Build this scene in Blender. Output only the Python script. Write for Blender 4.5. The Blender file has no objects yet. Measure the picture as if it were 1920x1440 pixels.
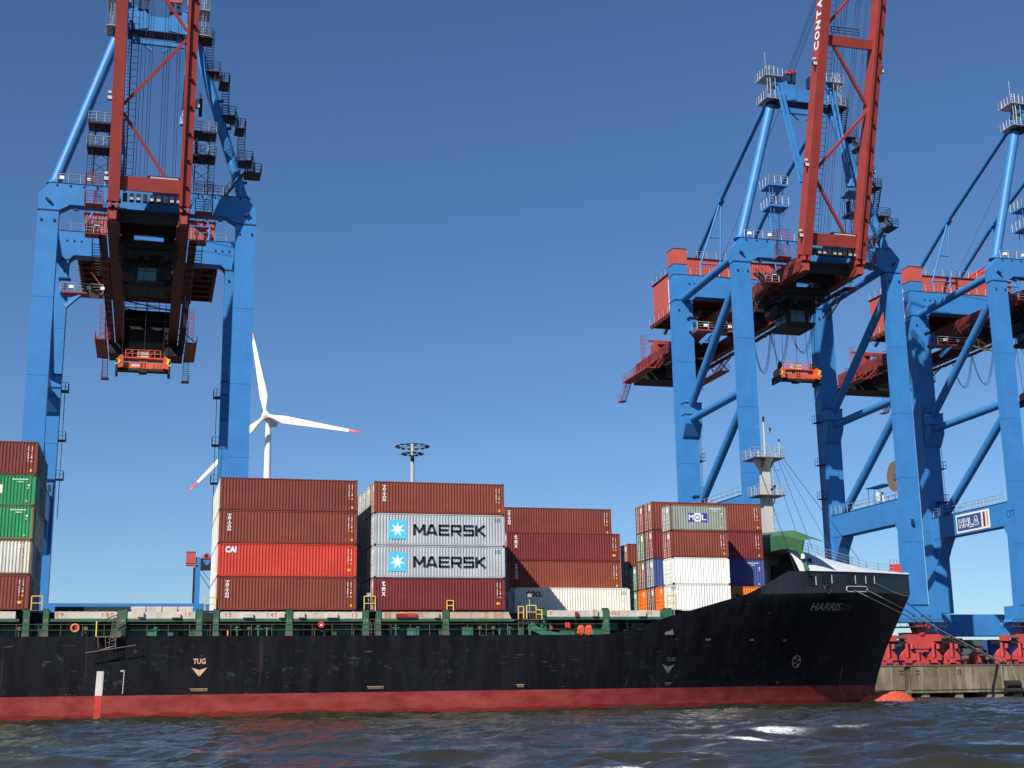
import bpy, math, random
import numpy as np
from mathutils import Vector, Matrix

random.seed(7)
S = bpy.context.scene
COL = S.collection
R = math.radians

# ------------------------------------------------------------------ camera
cam = bpy.data.cameras.new("camera")
cam.sensor_width = 36.0
cam.lens = 2500.6 / 1920 * 36.0
cam.clip_start = 0.5
cam.clip_end = 9000
co = bpy.data.objects.new("camera", cam)
COL.objects.link(co)
_r = Vector((0.96511788, -0.26142881, -0.01422855))
_u = Vector((-0.045183, -0.21983993, 0.97448905))
_f = Vector((0.25788752, 0.93985392, 0.22398359))
co.matrix_world = Matrix(((_r.x, _u.x, -_f.x, 0), (_r.y, _u.y, -_f.y, 0), (_r.z, _u.z, -_f.z, 1.7931), (0, 0, 0, 1)))
S.camera = co

# ------------------------------------------------------------------ world and sun
SUN_EL = 40.4
w = bpy.data.worlds.new("World")
S.world = w
w.use_nodes = True
nt = w.node_tree
sky = nt.nodes.new("ShaderNodeTexSky")
sky.sky_type = 'NISHITA'
sky.sun_disc = False
sky.sun_elevation = R(SUN_EL)
sky.sun_rotation = R(225)
sky.altitude = 0
sky.air_density = 1.0
sky.dust_density = 0.0
sky.ozone_density = 10.0
nt.links.new(sky.outputs[0], nt.nodes["Background"].inputs[0])
nt.nodes["Background"].inputs[1].default_value = 0.08
sl = bpy.data.lights.new("sun", 'SUN')
sl.energy = 5.0
sl.angle = R(0.5)
sl.color = (1.0, 0.93, 0.84)
so = bpy.data.objects.new("sun", sl)
COL.objects.link(so)
_d = Vector((4.87, 4.89, -5.88)).normalized()
so.rotation_euler = _d.to_track_quat('-Z', 'Y').to_euler()
so.location = (-60, -60, 90)
S.view_settings.view_transform = 'Standard'
S.view_settings.look = 'None'
S.view_settings.exposure = 0.35
S.view_settings.gamma = 1.0


# ------------------------------------------------------------------ materials
def nodemat(name):
    m = bpy.data.materials.new(name)
    m.use_nodes = True
    t = m.node_tree
    return m, t, t.nodes, t.links, t.nodes["Principled BSDF"]


def noise(N, L, vec, scale, detail=4, rough=0.55):
    n = N.new("ShaderNodeTexNoise")
    n.inputs["Scale"].default_value = scale
    n.inputs["Detail"].default_value = detail
    n.inputs["Roughness"].default_value = rough
    L.new(vec, n.inputs["Vector"])
    return n.outputs[0]


def mapr(N, L, v, a, b, c, d):
    n = N.new("ShaderNodeMapRange")
    n.inputs[1].default_value = a
    n.inputs[2].default_value = b
    n.inputs[3].default_value = c
    n.inputs[4].default_value = d
    L.new(v, n.inputs[0])
    return n.outputs[0]


def mix(N, L, fac, a, b, mode='MIX'):
    n = N.new("ShaderNodeMix")
    n.data_type = 'RGBA'
    n.blend_type = mode
    for sock, val in ((n.inputs[0], fac), (n.inputs[6], a), (n.inputs[7], b)):
        if isinstance(val, (int, float)):
            sock.default_value = val
        elif isinstance(val, tuple):
            sock.default_value = (*val, 1) if len(val) == 3 else val
        else:
            L.new(val, sock)
    return n.outputs[2]


def vmap(N, L, vec, sc):
    n = N.new("ShaderNodeMapping")
    n.inputs["Scale"].default_value = sc
    L.new(vec, n.inputs["Vector"])
    return n.outputs[0]


RUST = (0.16, 0.055, 0.02)


def paint(name, rgb, rough=0.5, var=0.18, streak=0.0, scol=RUST, speck=0.0, metal=0.0, fade=0.0, bump=0.0):
    m, t, N, L, P = nodemat(name)
    pos = N.new("ShaderNodeNewGeometry").outputs["Position"]
    n1 = noise(N, L, pos, 0.45, 5)
    v = mapr(N, L, n1, 0.3, 0.7, 1 - var, 1 + var)
    col = mix(N, L, 1.0, rgb, v, 'MULTIPLY')
    if fade:
        nf = noise(N, L, pos, 1.7, 3)
        g = sum(rgb) / 3
        col = mix(N, L, mapr(N, L, nf, 0.5, 0.75, 0, fade), col, tuple(min(0.8, 0.5 * c + 0.5 * g + 0.06) for c in rgb))
    if streak:
        ns = noise(N, L, vmap(N, L, pos, (2.6, 2.6, 0.16)), 1.0, 4)
        col = mix(N, L, mapr(N, L, ns, 0.52, 0.74, 0, streak), col, scol)
    if speck:
        nk = noise(N, L, pos, 5.5, 3)
        col = mix(N, L, mapr(N, L, nk, 0.62, 0.7, 0, speck), col, scol)
    L.new(col, P.inputs["Base Color"])
    P.inputs["Roughness"].default_value = rough
    P.inputs["Metallic"].default_value = metal
    if "Specular IOR Level" in P.inputs:
        P.inputs["Specular IOR Level"].default_value = 0.35
    if bump:
        b = N.new("ShaderNodeBump")
        b.inputs["Strength"].default_value = bump
        b.inputs["Distance"].default_value = 0.05
        L.new(noise(N, L, pos, 2.0, 3), b.inputs["Height"])
        L.new(b.outputs[0], P.inputs["Normal"])
    return m


M = {}
M['blue'] = paint('crane_blue_paint', (0.040, 0.20, 0.49), 0.45, 0.08, 0.10, (0.02, 0.1, 0.28), bump=0.05)
M['bluedark'] = paint('joint_dark_blue', (0.012, 0.035, 0.09), 0.6, 0.1)
M['red'] = paint('crane_red_paint', (0.33, 0.05, 0.042), 0.5, 0.12, 0.25, (0.2, 0.035, 0.025), bump=0.05)
M['reddark'] = paint('crane_red_shaded', (0.13, 0.024, 0.02), 0.55, 0.15, 0.3, (0.08, 0.02, 0.015))  # crane red with the shade of the under-structure put into the colour
M['girder'] = paint('girder_red_shaded', (0.19, 0.034, 0.028), 0.55, 0.15, 0.35, (0.09, 0.022, 0.018))  # girder red darkened to stand in for shade below the crane
M['coral'] = paint('machinery_house_red', (0.46, 0.09, 0.07), 0.55, 0.08, 0.2, (0.3, 0.06, 0.045))
M['bogie'] = paint('bogie_red_paint', (0.47, 0.062, 0.062), 0.45, 0.12, 0.3, (0.22, 0.03, 0.03))
M['orange'] = paint('spreader_orange_paint', (0.62, 0.1, 0.035), 0.45, 0.15, 0.3, (0.28, 0.05, 0.02))
M['black'] = paint('dark_machinery', (0.018, 0.017, 0.018), 0.6, 0.2)
M['rope'] = paint('wire_rope', (0.025, 0.025, 0.03), 0.6, 0.1)
M['galv'] = paint('galvanised_steel', (0.42, 0.43, 0.42), 0.45, 0.15, metal=0.2)
M['grate'] = paint('grating_steel', (0.05, 0.05, 0.055), 0.6, 0.2)
M['white'] = paint('white_paint', (0.8, 0.8, 0.78), 0.5, 0.04)
M['lampglass'] = paint('lamp_glass', (0.5, 0.52, 0.5), 0.15, 0.05)
M['yellow'] = paint('yellow_paint', (0.72, 0.5, 0.1), 0.5, 0.12, 0.3)
M['hazard'] = paint('yellow_sticker', (0.75, 0.42, 0.04), 0.5, 0.05)
M['steel'] = paint('brown_grey_steel', (0.13, 0.1, 0.08), 0.6, 0.25, 0.4)
M['green'] = paint('deck_green_paint', (0.028, 0.12, 0.07), 0.55, 0.25, 0.45, (0.08, 0.06, 0.035), fade=0.3)
M['greenlt'] = paint('deck_green_light', (0.04, 0.18, 0.12), 0.5, 0.25, 0.3, (0.07, 0.06, 0.04), fade=0.3)
M['greenbw'] = paint('breakwater_green', (0.05, 0.15, 0.065), 0.5, 0.12, 0.15, (0.05, 0.08, 0.03))
M['shade'] = paint('recess_shade_dark', (0.02, 0.024, 0.022), 0.7, 0.3)  # near-black standing in for shade in deck recesses and under the quay
M['cream'] = paint('hatch_cream_paint', (0.56, 0.52, 0.44), 0.55, 0.1, 0.35, (0.34, 0.15, 0.06))
M['creamr'] = paint('hatch_rusty_paint', (0.5, 0.42, 0.31), 0.6, 0.15, 0.85, (0.3, 0.1, 0.03), speck=0.4)
M['redno'] = paint('faded_red_numbers', (0.6, 0.16, 0.1), 0.6, 0.15)
M['mast'] = paint('mast_grey_paint', (0.47, 0.47, 0.45), 0.5, 0.08, 0.3, (0.33, 0.22, 0.12))
M['lettergrey'] = paint('aged_white_letters', (0.30, 0.28, 0.25), 0.6, 0.25, 0.5, (0.18, 0.06, 0.025))
M['rope_w'] = paint('mooring_rope', (0.5, 0.46, 0.36), 0.8, 0.2)
M['ring'] = paint('orange_life_ring', (0.75, 0.16, 0.06), 0.6, 0.1)
M['coil'] = paint('orange_rope_coil', (0.72, 0.13, 0.055), 0.8, 0.3, speck=0.3, scol=(0.8, 0.45, 0.3))
M['cab'] = paint('mirror_cab_glass', (0.10, 0.19, 0.22), 0.08, 0.05)
M['cyan'] = paint('logo_light_blue', (0.08, 0.55, 0.8), 0.5, 0.03)
M['ink'] = paint('black_letters', (0.012, 0.014, 0.018), 0.5, 0.05)
M['mblue'] = paint('logo_royal_blue', (0.02, 0.06, 0.33), 0.5, 0.05)
M['oocl'] = paint('logo_dark_red', (0.28, 0.02, 0.02), 0.5, 0.05)
M['hhla'] = paint('sign_indigo', (0.045, 0.085, 0.28), 0.5, 0.03)
M['turb'] = paint('turbine_white', (0.78, 0.79, 0.8), 0.4, 0.02)
M['turbred'] = paint('blade_tip_red', (0.62, 0.06, 0.06), 0.4, 0.02)
M['rubber'] = paint('fender_rubber', (0.018, 0.018, 0.018), 0.8, 0.3)
M['reel'] = paint('cable_reel_brown', (0.17, 0.13, 0.10), 0.6, 0.15)

# container paints
CP = {
    'brown': ((0.18, 0.038, 0.027), 0.22), 'brown2': ((0.205, 0.046, 0.029), 0.3), 'maroon': ((0.165, 0.024, 0.028), 0.15),
    'redb': ((0.54, 0.048, 0.032), 0.15), 'grey': ((0.40, 0.44, 0.46), 0.12), 'cream': ((0.74, 0.71, 0.62), 0.2),
    'white': ((0.80, 0.79, 0.75), 0.08), 'oldwhite': ((0.60, 0.60, 0.54), 0.75), 'green': ((0.022, 0.25, 0.10), 0.12),
    'dgreen': ((0.05, 0.13, 0.07), 0.3), 'orange': ((0.75, 0.19, 0.018), 0.1), 'blue': ((0.04, 0.075, 0.26), 0.15),
    'sage': ((0.24, 0.28, 0.25), 0.45), 'slate': ((0.17, 0.17, 0.19), 0.2), 'teal': ((0.05, 0.10, 0.10), 0.2), 'brownd': ((0.14, 0.045, 0.032), 0.4),
    'greyd': ((0.32, 0.31, 0.28), 0.5),
}
for k, (c, s) in CP.items():
    M['c_' + k] = paint('container_' + k, c, 0.55, 0.12, s, RUST if k not in ('white', 'cream') else (0.5, 0.42, 0.3), speck=0.15 * s, fade=0.10)
M['c_frame_rust'] = paint('container_rusted_frame', (0.21, 0.11, 0.06), 0.7, 0.3, 0.6)
M['bar'] = paint('locking_bar_zinc', (0.58, 0.46, 0.42), 0.4, 0.15)
M['barw'] = paint('locking_bar_grey', (0.6, 0.62, 0.6), 0.4, 0.15)
M['cast'] = paint('corner_casting_dark', (0.045, 0.025, 0.02), 0.7, 0.3)


def hull_material():
    m, t, N, L, P = nodemat('hull_black_and_red_paint')
    pos = N.new("ShaderNodeNewGeometry").outputs["Position"]
    sep = N.new("ShaderNodeSeparateXYZ")
    L.new(pos, sep.inputs[0])
    z, x = sep.outputs[2], sep.outputs[0]
    # --- black topside: faded vertical bands, scraped patches showing green primer, grey scratches
    nb = noise(N, L, vmap(N, L, pos, (1.1, 1.1, 0.2)), 1.0, 5)
    blk = mix(N, L, mapr(N, L, nb, 0.35, 0.7, 0, 1), (0.0035, 0.0038, 0.005), (0.011, 0.012, 0.0155))
    # patches (more aft and at mid height)
    big = noise(N, L, vmap(N, L, pos, (0.16, 0.16, 0.35)), 1.0, 3)
    fine = noise(N, L, vmap(N, L, pos, (1.3, 1.3, 1.9)), 1.0, 8, 0.72)
    aft = mapr(N, L, x, 8, 24, 1.0, 0.32)
    mul = N.new("ShaderNodeMath"); mul.operation = 'MULTIPLY_ADD'
    L.new(big, mul.inputs[0]); mul.inputs[1].default_value = 0.5; L.new(fine, mul.inputs[2])
    pm = mapr(N, L, mul.outputs[0], 0.85, 0.97, 0, 0.75)
    pa = N.new("ShaderNodeMath"); pa.operation = 'MULTIPLY'
    L.new(pm, pa.inputs[0]); L.new(aft, pa.inputs[1])
    mid = mapr(N, L, z, 5.6, 6.5, 1, 0.15)
    pb = N.new("ShaderNodeMath"); pb.operation = 'MULTIPLY'
    L.new(pa.outputs[0], pb.inputs[0]); L.new(mid, pb.inputs[1])
    tint = noise(N, L, pos, 0.55, 2)
    ramp = mix(N, L, mapr(N, L, tint, 0.45, 0.6, 0, 1), (0.022, 0.07, 0.06), (0.10, 0.08, 0.065))
    blk = mix(N, L, pb.outputs[0], blk, ramp)
    sc = noise(N, L, vmap(N, L, pos, (0.5, 0.5, 7.0)), 1.0, 4)
    sc2 = noise(N, L, vmap(N, L, pos, (0.22, 0.22, 0.8)), 1.0, 2)
    sm = N.new("ShaderNodeMath"); sm.operation = 'MULTIPLY'
    L.new(mapr(N, L, sc, 0.66, 0.71, 0, 0.8), sm.inputs[0]); L.new(mapr(N, L, sc2, 0.48, 0.6, 0, 1), sm.inputs[1])
    blk = mix(N, L, sm.outputs[0], blk, (0.10, 0.11, 0.11))
    rs = noise(N, L, vmap(N, L, pos, (1.8, 1.8, 0.1)), 1.0, 3)
    blk = mix(N, L, mapr(N, L, rs, 0.66, 0.74, 0, 0.35), blk, (0.09, 0.045, 0.025))
    # --- red boot topping
    rn = noise(N, L, vmap(N, L, pos, (0.5, 0.5, 1.0)), 1.0, 5)
    red = mix(N, L, mapr(N, L, rn, 0.35, 0.7, 0, 1), (0.20, 0.026, 0.024), (0.30, 0.058, 0.05))
    rsp = noise(N, L, vmap(N, L, pos, (1.4, 1.4, 1.0)), 1.6, 7, 0.7)
    red = mix(N, L, mapr(N, L, rsp, 0.66, 0.72, 0, 0.8), red, (0.33, 0.21, 0.13))
    wet = noise(N, L, vmap(N, L, pos, (0.35, 0.35, 0.0)), 1.0, 3)
    wl = N.new("ShaderNodeMath"); wl.operation = 'MULTIPLY_ADD'
    L.new(wet, wl.inputs[0]); wl.inputs[1].default_value = -0.9; L.new(z, wl.inputs[2])
    red = mix(N, L, mapr(N, L, wl.outputs[0], -0.12, -0.04, 0.75, 0), red, (0.16, 0.012, 0.010))
    edge = noise(N, L, pos, 3.0, 3)
    ez = N.new("ShaderNodeMath"); ez.operation = 'MULTIPLY_ADD'
    L.new(edge, ez.inputs[0]); ez.inputs[1].default_value = 0.08; L.new(z, ez.inputs[2])
    col = mix(N, L, mapr(N, L, ez.outputs[0], 1.87, 1.89, 0, 1), red, blk)
    L.new(col, P.inputs["Base Color"])
    P.inputs["Roughness"].default_value = 0.5
    P.inputs["Specular IOR Level"].default_value = 0.16
    b = N.new("ShaderNodeBump")
    b.inputs["Strength"].default_value = 0.25
    b.inputs["Distance"].default_value = 0.12
    L.new(noise(N, L, vmap(N, L, pos, (0.6, 0.6, 0.45)), 1.0, 2), b.inputs["Height"])
    L.new(b.outputs[0], P.inputs["Normal"])
    return m


M['hull'] = hull_material()
M['bulwark'] = paint('bulwark_lit_black', (0.022, 0.027, 0.034), 0.5, 0.35, 0.3, (0.06, 0.05, 0.045))  # lighter than the hull black: light on the upright plating painted in
M['whale'] = paint('whaleback_white', (0.62, 0.64, 0.66), 0.5, 0.1, 0.25, (0.35, 0.16, 0.06))
M['bulb'] = paint('bulb_scraped_red', (0.5, 0.075, 0.035), 0.6, 0.15, 0.0, speck=1.0, scol=(0.62, 0.38, 0.2))


def concrete_material():
    m, t, N, L, P = nodemat('quay_concrete')
    pos = N.new("ShaderNodeNewGeometry").outputs["Position"]
    n1 = noise(N, L, pos, 0.8, 7, 0.65)
    c = mix(N, L, mapr(N, L, n1, 0.3, 0.7, 0, 1), (0.10, 0.08, 0.042), (0.20, 0.165, 0.10))
    ns = noise(N, L, vmap(N, L, pos, (1.1, 1.1, 0.09)), 1.0, 5)
    c = mix(N, L, mapr(N, L, ns, 0.5, 0.72, 0, 0.7), c, (0.34, 0.31, 0.24))
    ns2 = noise(N, L, vmap(N, L, pos, (2.1, 2.1, 0.12)), 1.3, 4)
    c = mix(N, L, mapr(N, L, ns2, 0.55, 0.72, 0, 0.75), c, (0.05, 0.042, 0.025))
    L.new(c, P.inputs["Base Color"])
    P.inputs["Roughness"].default_value = 0.9
    return m


M['concrete'] = concrete_material()
M['asphalt'] = paint('quay_paving', (0.07, 0.066, 0.06), 0.9, 0.3)
M['pile'] = paint('pile_concrete', (0.22, 0.19, 0.13), 0.9, 0.25, 0.4, (0.07, 0.06, 0.03))


def water_material():
    m, t, N, L, P = nodemat('river_water')
    pos = N.new("ShaderNodeNewGeometry").outputs["Position"]
    n1 = noise(N, L, pos, 0.12, 3)
    murk = mix(N, L, mapr(N, L, n1, 0.3, 0.7, 0, 1), (0.016, 0.018, 0.011), (0.034, 0.030, 0.017))
    at = N.new("ShaderNodeAttribute")
    at.attribute_name = 'foam'
    fz = noise(N, L, pos, 4.5, 6, 0.75)
    fm = N.new("ShaderNodeMath"); fm.operation = 'MULTIPLY'
    L.new(at.outputs["Fac"], fm.inputs[0]); L.new(mapr(N, L, fz, 0.36, 0.58, 0, 1.6), fm.inputs[1])
    fm.use_clamp = True
    col = mix(N, L, fm.outputs[0], murk, (0.78, 0.8, 0.8))
    L.new(col, P.inputs["Base Color"])
    L.new(mapr(N, L, fm.outputs[0], 0, 1, 0.10, 0.8), P.inputs["Roughness"])
    P.inputs["IOR"].default_value = 1.33
    b = N.new("ShaderNodeBump")
    b.inputs["Strength"].default_value = 0.55
    b.inputs["Distance"].default_value = 0.10
    h1 = noise(N, L, vmap(N, L, pos, (1.0, 1.6, 1.0)), 1.6, 5, 0.6)
    L.new(h1, b.inputs["Height"])
    L.new(b.outputs[0], P.inputs["Normal"])
    return m


M['water'] = water_material()

# ------------------------------------------------------------------ mesh builder
ORG = {}


class MB:
    def __init__(s):
        s.v, s.f, s.mi, s.sm = [], [], [], []

    def face(s, pts, m=0, smooth=False):
        b = len(s.v)
        s.v += [tuple(p) for p in pts]
        s.f.append(tuple(range(b, b + len(pts))))
        s.mi.append(m); s.sm.append(smooth)

    def mesh(s, verts, faces, m=0, smooth=False):
        b = len(s.v)
        s.v += [tuple(p) for p in verts]
        for f in faces:
            s.f.append(tuple(b + i for i in f)); s.mi.append(m); s.sm.append(smooth)

    def box(s, x0, x1, y0, y1, z0, z1, m=0):
        if x0 > x1: x0, x1 = x1, x0
        if y0 > y1: y0, y1 = y1, y0
        if z0 > z1: z0, z1 = z1, z0
        v = [(x0, y0, z0), (x1, y0, z0), (x1, y1, z0), (x0, y1, z0), (x0, y0, z1), (x1, y0, z1), (x1, y1, z1), (x0, y1, z1)]
        s.mesh(v, [(0, 3, 2, 1), (4, 5, 6, 7), (0, 1, 5, 4), (1, 2, 6, 5), (2, 3, 7, 6), (3, 0, 4, 7)], m)

    def bar(s, p, q, w_, h_, m=0, up=(0, 0, 1), taper=1.0):
        p, q = Vector(p), Vector(q)
        d = (q - p).normalized()
        u = Vector(up)
        if abs(d.dot(u)) > 0.98: u = Vector((0, 1, 0))
        a = d.cross(u).normalized(); b = a.cross(d).normalized()
        v = []
        for c, k in ((p, 1.0), (q, taper)):
            for i, j in ((-1, -1), (1, -1), (1, 1), (-1, 1)):
                v.append(c + a * (i * w_ * k / 2) + b * (j * h_ * k / 2))
        s.mesh(v, [(0, 3, 2, 1), (4, 5, 6, 7), (0, 1, 5, 4), (1, 2, 6, 5), (2, 3, 7, 6), (3, 0, 4, 7)], m)

    def tube(s, p, q, r, n=10, m=0, r2=None, cap=True):
        p, q = Vector(p), Vector(q)
        if (q - p).length < 1e-6: return
        d = (q - p).normalized()
        u = Vector((0, 0, 1)) if abs(d.z) < 0.95 else Vector((1, 0, 0))
        a = d.cross(u).normalized(); b = a.cross(d).normalized()
        r2 = r if r2 is None else r2
        v = []
        for c, k in ((p, r), (q, r2)):
            for i in range(n):
                t = 2 * math.pi * i / n
                v.append(c + a * (math.cos(t) * k) + b * (math.sin(t) * k))
        s.mesh(v, [(i, (i + 1) % n, n + (i + 1) % n, n + i) for i in range(n)], m, n > 5)
        if cap:
            s.mesh(v, [tuple(reversed(range(n))), tuple(range(n, 2 * n))], m)

    def path(s, pts, r, n=5, m=0):
        for a, b in zip(pts[:-1], pts[1:]):
            s.tube(a, b, r, n, m, cap=False)

    def prism(s, poly, axis, a0, a1, m=0):
        """poly of 2-D points extruded along axis 'x','y' or 'z'"""
        def P(p, a):
            if axis == 'y': return (p[0], a, p[1])
            if axis == 'x': return (a, p[0], p[1])
            return (p[0], p[1], a)
        n = len(poly)
        v = [P(p, a0) for p in poly] + [P(p, a1) for p in poly]
        s.mesh(v, [tuple(range(n)), tuple(reversed(range(n, 2 * n)))] + [(i, n + i, n + (i + 1) % n, (i + 1) % n) for i in range(n)], m)

    def rail(s, p, q, h=1.1, n=None, r=0.035, m=0, mids=1, skip_ends=False):
        p, q = Vector(p), Vector(q)
        L_ = (q - p).length
        n = n or max(2, int(L_ / 1.6) + 1)
        up = Vector((0, 0, h))
        s.tube(p + up, q + up, r, 4, m)
        for k in range(mids):
            o = Vector((0, 0, h * (k + 1) / (mids + 1)))
            s.tube(p + o, q + o, r * 0.8, 4, m)
        for i in range(n):
            c = p.lerp(q, i / (n - 1))
            s.tube(c, c + up, r, 4, m)

    def ladder(s, p, q, wdir, w_=0.5, step=0.35, r=0.03, m=0):
        p, q, wd = Vector(p), Vector(q), Vector(wdir).normalized() * (w_ / 2)
        s.tube(p + wd, q + wd, r, 4, m); s.tube(p - wd, q - wd, r, 4, m)
        n = max(2, int((q - p).length / step))
        for i in range(n + 1):
            c = p.lerp(q, i / n)
            s.tube(c + wd, c - wd, r * 0.8, 4, m)

    def stairs(s, p, q, wdir, w_=0.8, n=14, m=0, railm=None):
        """inclined stair flight from p to q with treads"""
        p, q, wd = Vector(p), Vector(q), Vector(wdir).normalized() * (w_ / 2)
        for sgn in (-1, 1):
            s.bar(p + wd * sgn, q + wd * sgn, 0.06, 0.22, m)
            up = Vector((0, 0, 1.0))
            s.tube(p + wd * sgn + up, q + wd * sgn + up, 0.035, 4, m)
            for k in range(4):
                c = p.lerp(q, k / 3) + wd * sgn
                s.tube(c, c + up, 0.03, 4, m)
        for i in range(n):
            c = p.lerp(q, (i + 0.5) / n)
            s.box(c.x - max(abs(wd.x), 0.09), c.x + max(abs(wd.x), 0.09), c.y - max(abs(wd.y), 0.09), c.y + max(abs(wd.y), 0.09), c.z - 0.02, c.z + 0.02, m)

    def build(s, name, mats, parent=None, origin=None):
        if origin is None:
            origin = ORG.get(parent.name, Vector((0, 0, 0))) if parent else Vector((0, 0, 0))
        o3 = Vector(origin)
        me = bpy.data.meshes.new(name)
        me.from_pydata([(x - o3.x, y - o3.y, z - o3.z) for x, y, z in s.v], [], s.f)
        if not isinstance(mats, (list, tuple)): mats = [mats]
        for mm in mats: me.materials.append(mm)
        me.polygons.foreach_set('material_index', s.mi)
        me.polygons.foreach_set('use_smooth', s.sm)
        me.update()
        o = bpy.data.objects.new(name, me)
        COL.objects.link(o)
        if parent:
            o.parent = parent
        else:
            o.location = o3
        ORG[o.name] = o3
        return o


def tag(o, label, cat, group=None):
    o['label'] = label
    o['category'] = cat
    if group: o['group'] = group
    return o


def kind(o, k='structure'):
    o['kind'] = k
    return o


def thing(name, label, cat, loc, group=None):
    o = bpy.data.objects.new(name, None)
    o.empty_display_size = 0.5
    o.location = loc
    COL.objects.link(o)
    ORG[o.name] = Vector(loc)
    return tag(o, label, cat, group)


_txt = {}


def text_mesh(body, bold=0.0, spacing=1.0):
    key = (body, bold, spacing)
    if key in _txt: return _txt[key]
    cu = bpy.data.curves.new('t', 'FONT')
    cu.body = body
    cu.size = 1.0
    cu.offset = bold
    cu.space_character = spacing
    cu.resolution_u = 3
    ob = bpy.data.objects.new('t', cu)
    COL.objects.link(ob)
    dg = bpy.context.evaluated_depsgraph_get()
    me = bpy.data.meshes.new_from_object(ob.evaluated_get(dg))
    vs = [(v.co.x, v.co.y) for v in me.vertices]
    fs = [tuple(p.vertices) for p in me.polygons]
    bpy.data.objects.remove(ob)
    bpy.data.curves.remove(cu)
    bpy.data.meshes.remove(me)
    x0 = min(v[0] for v in vs); x1 = max(v[0] for v in vs); y0 = min(v[1] for v in vs); y1 = max(v[1] for v in vs)
    _txt[key] = ([((v[0] - x0) / (x1 - x0), (v[1] - y0) / (y1 - y0)) for v in vs], fs)
    return _txt[key]


def put_text(mb, body, fn, bold=0.0, m=0, spacing=1.0):
    """text filling the unit square mapped by fn(u,v) to world"""
    vs, fs = text_mesh(body, bold, spacing)
    mb.mesh([fn(u, v) for u, v in vs], fs, m)

# ------------------------------------------------------------------ water
def wave_height(X, Y):
    rng = np.random.RandomState(5)
    H = np.zeros_like(X); DX = np.zeros_like(X); DY = np.zeros_like(X)
    for i in range(46):
        lam = 0.5 * (11.0 / 0.5) ** (rng.rand() ** 1.4)
        th = R(38) + rng.randn() * 0.55
        k = 2 * math.pi / lam
        a = 0.0118 * lam ** 0.82 * (0.6 + 0.8 * rng.rand())
        ph = rng.rand() * 6.283
        kx, ky = k * math.cos(th), k * math.sin(th)
        q = kx * X + ky * Y + ph + 0.8 * np.sin(0.13 * X + 0.21 * Y + ph * 3)
        env = 0.65 + 0.35 * np.sin(0.09 * X * math.sin(ph * 7) + 0.11 * Y * math.cos(ph * 5) + ph * 2)
        H += a * env * np.cos(q)
        DX -= 0.75 * a * env * math.cos(th) * np.sin(q)
        DY -= 0.75 * a * env * math.sin(th) * np.sin(q)
    return H, DX, DY


def build_water():
    ys = [20.0]
    while ys[-1] < 156.5:
        ys.append(ys[-1] + 0.10 + 0.0022 * (ys[-1] - 20))
    ys = np.array(ys)
    xs = np.arange(-36, 128.01, 0.30)
    X, Y = np.meshgrid(xs, ys)
    H, DX, DY = wave_height(X, Y)
    # passing boat wash: long swell crossing towards the bow
    H += 0.11 * np.exp(-((X - 24 - 0.15 * (Y - 50)) / 7.5) ** 2) * np.cos(0.55 * (X - 22) - 0.42 * (Y - 48)) * np.exp(-((Y - 52) / 28) ** 2)
    edge = np.minimum.reduce([(X - xs[0]) / 4, (xs[-1] - X) / 4, (Y - ys[0]) / 1.0, (ys[-1] - Y) / 1.0])
    edge = np.clip(edge, 0, 1)
    calm = np.where(Y > 150, 0.5, 1.0)
    H *= edge * calm; DX *= edge; DY *= edge
    foam = np.zeros_like(X)
    for cx, cy, rx, ry, a in ((24.2, 50.4, 1.1, 0.8, 1.0), (22.9, 49.8, 0.8, 0.5, 0.6), (19.2, 41.3, 0.55, 0.5, 0.95), (9.4, 29.0, 0.45, 0.45, 0.9), (10.6, 29.3, 0.4, 0.3, 0.7), (30.5, 56.0, 1.3, 0.3, 0.3)):
        bump = np.exp(-(((X - cx) / rx) ** 2 + ((Y - cy) / ry) ** 2))
        foam = np.maximum(foam, a * bump)
        H += 0.10 * a * bump
    n, m_ = X.shape
    co_ = np.stack([X + DX, Y + DY, H], -1).reshape(-1, 3)
    idx = np.arange(n * m_).reshape(n, m_)
    q = np.stack([idx[:-1, :-1], idx[:-1, 1:], idx[1:, 1:], idx[1:, :-1]], -1).reshape(-1, 4)
    xa, xb, ya, yb = xs[0], xs[-1], ys[0], ys[-1]
    F = 6000
    extra = np.array([(-F, -F, 0), (F, -F, 0), (-F, ya, 0), (xa, ya, 0), (xb, ya, 0), (F, ya, 0), (-F, yb, 0), (xa, yb, 0), (xb, yb, 0), (F, yb, 0)], float)
    b = n * m_
    fs = q.tolist() + [[b, b + 1, b + 5, b + 2], [b + 2, b + 3, b + 7, b + 6], [b + 4, b + 5, b + 9, b + 8]]
    me = bpy.data.meshes.new('water')
    me.from_pydata(np.vstack([co_, extra]).tolist(), [], fs)
    me.polygons.foreach_set('use_smooth', [True] * len(fs))
    at = me.attributes.new('foam', 'FLOAT', 'POINT')
    at.data.foreach_set('value', np.concatenate([foam.reshape(-1), np.zeros(len(extra))]).astype(np.float32))
    me.materials.append(M['water'])
    me.update()
    o = bpy.data.objects.new('water', me)
    COL.objects.link(o)
    kind(o)


build_water()

# ------------------------------------------------------------------ quay
QZ = 4.02
b = MB()
b.face([(-3000, 153.3, QZ), (3000, 153.3, QZ), (3000, 6000, QZ), (-3000, 6000, QZ)])
kind(b.build('quay_ground', M['asphalt']))

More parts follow.
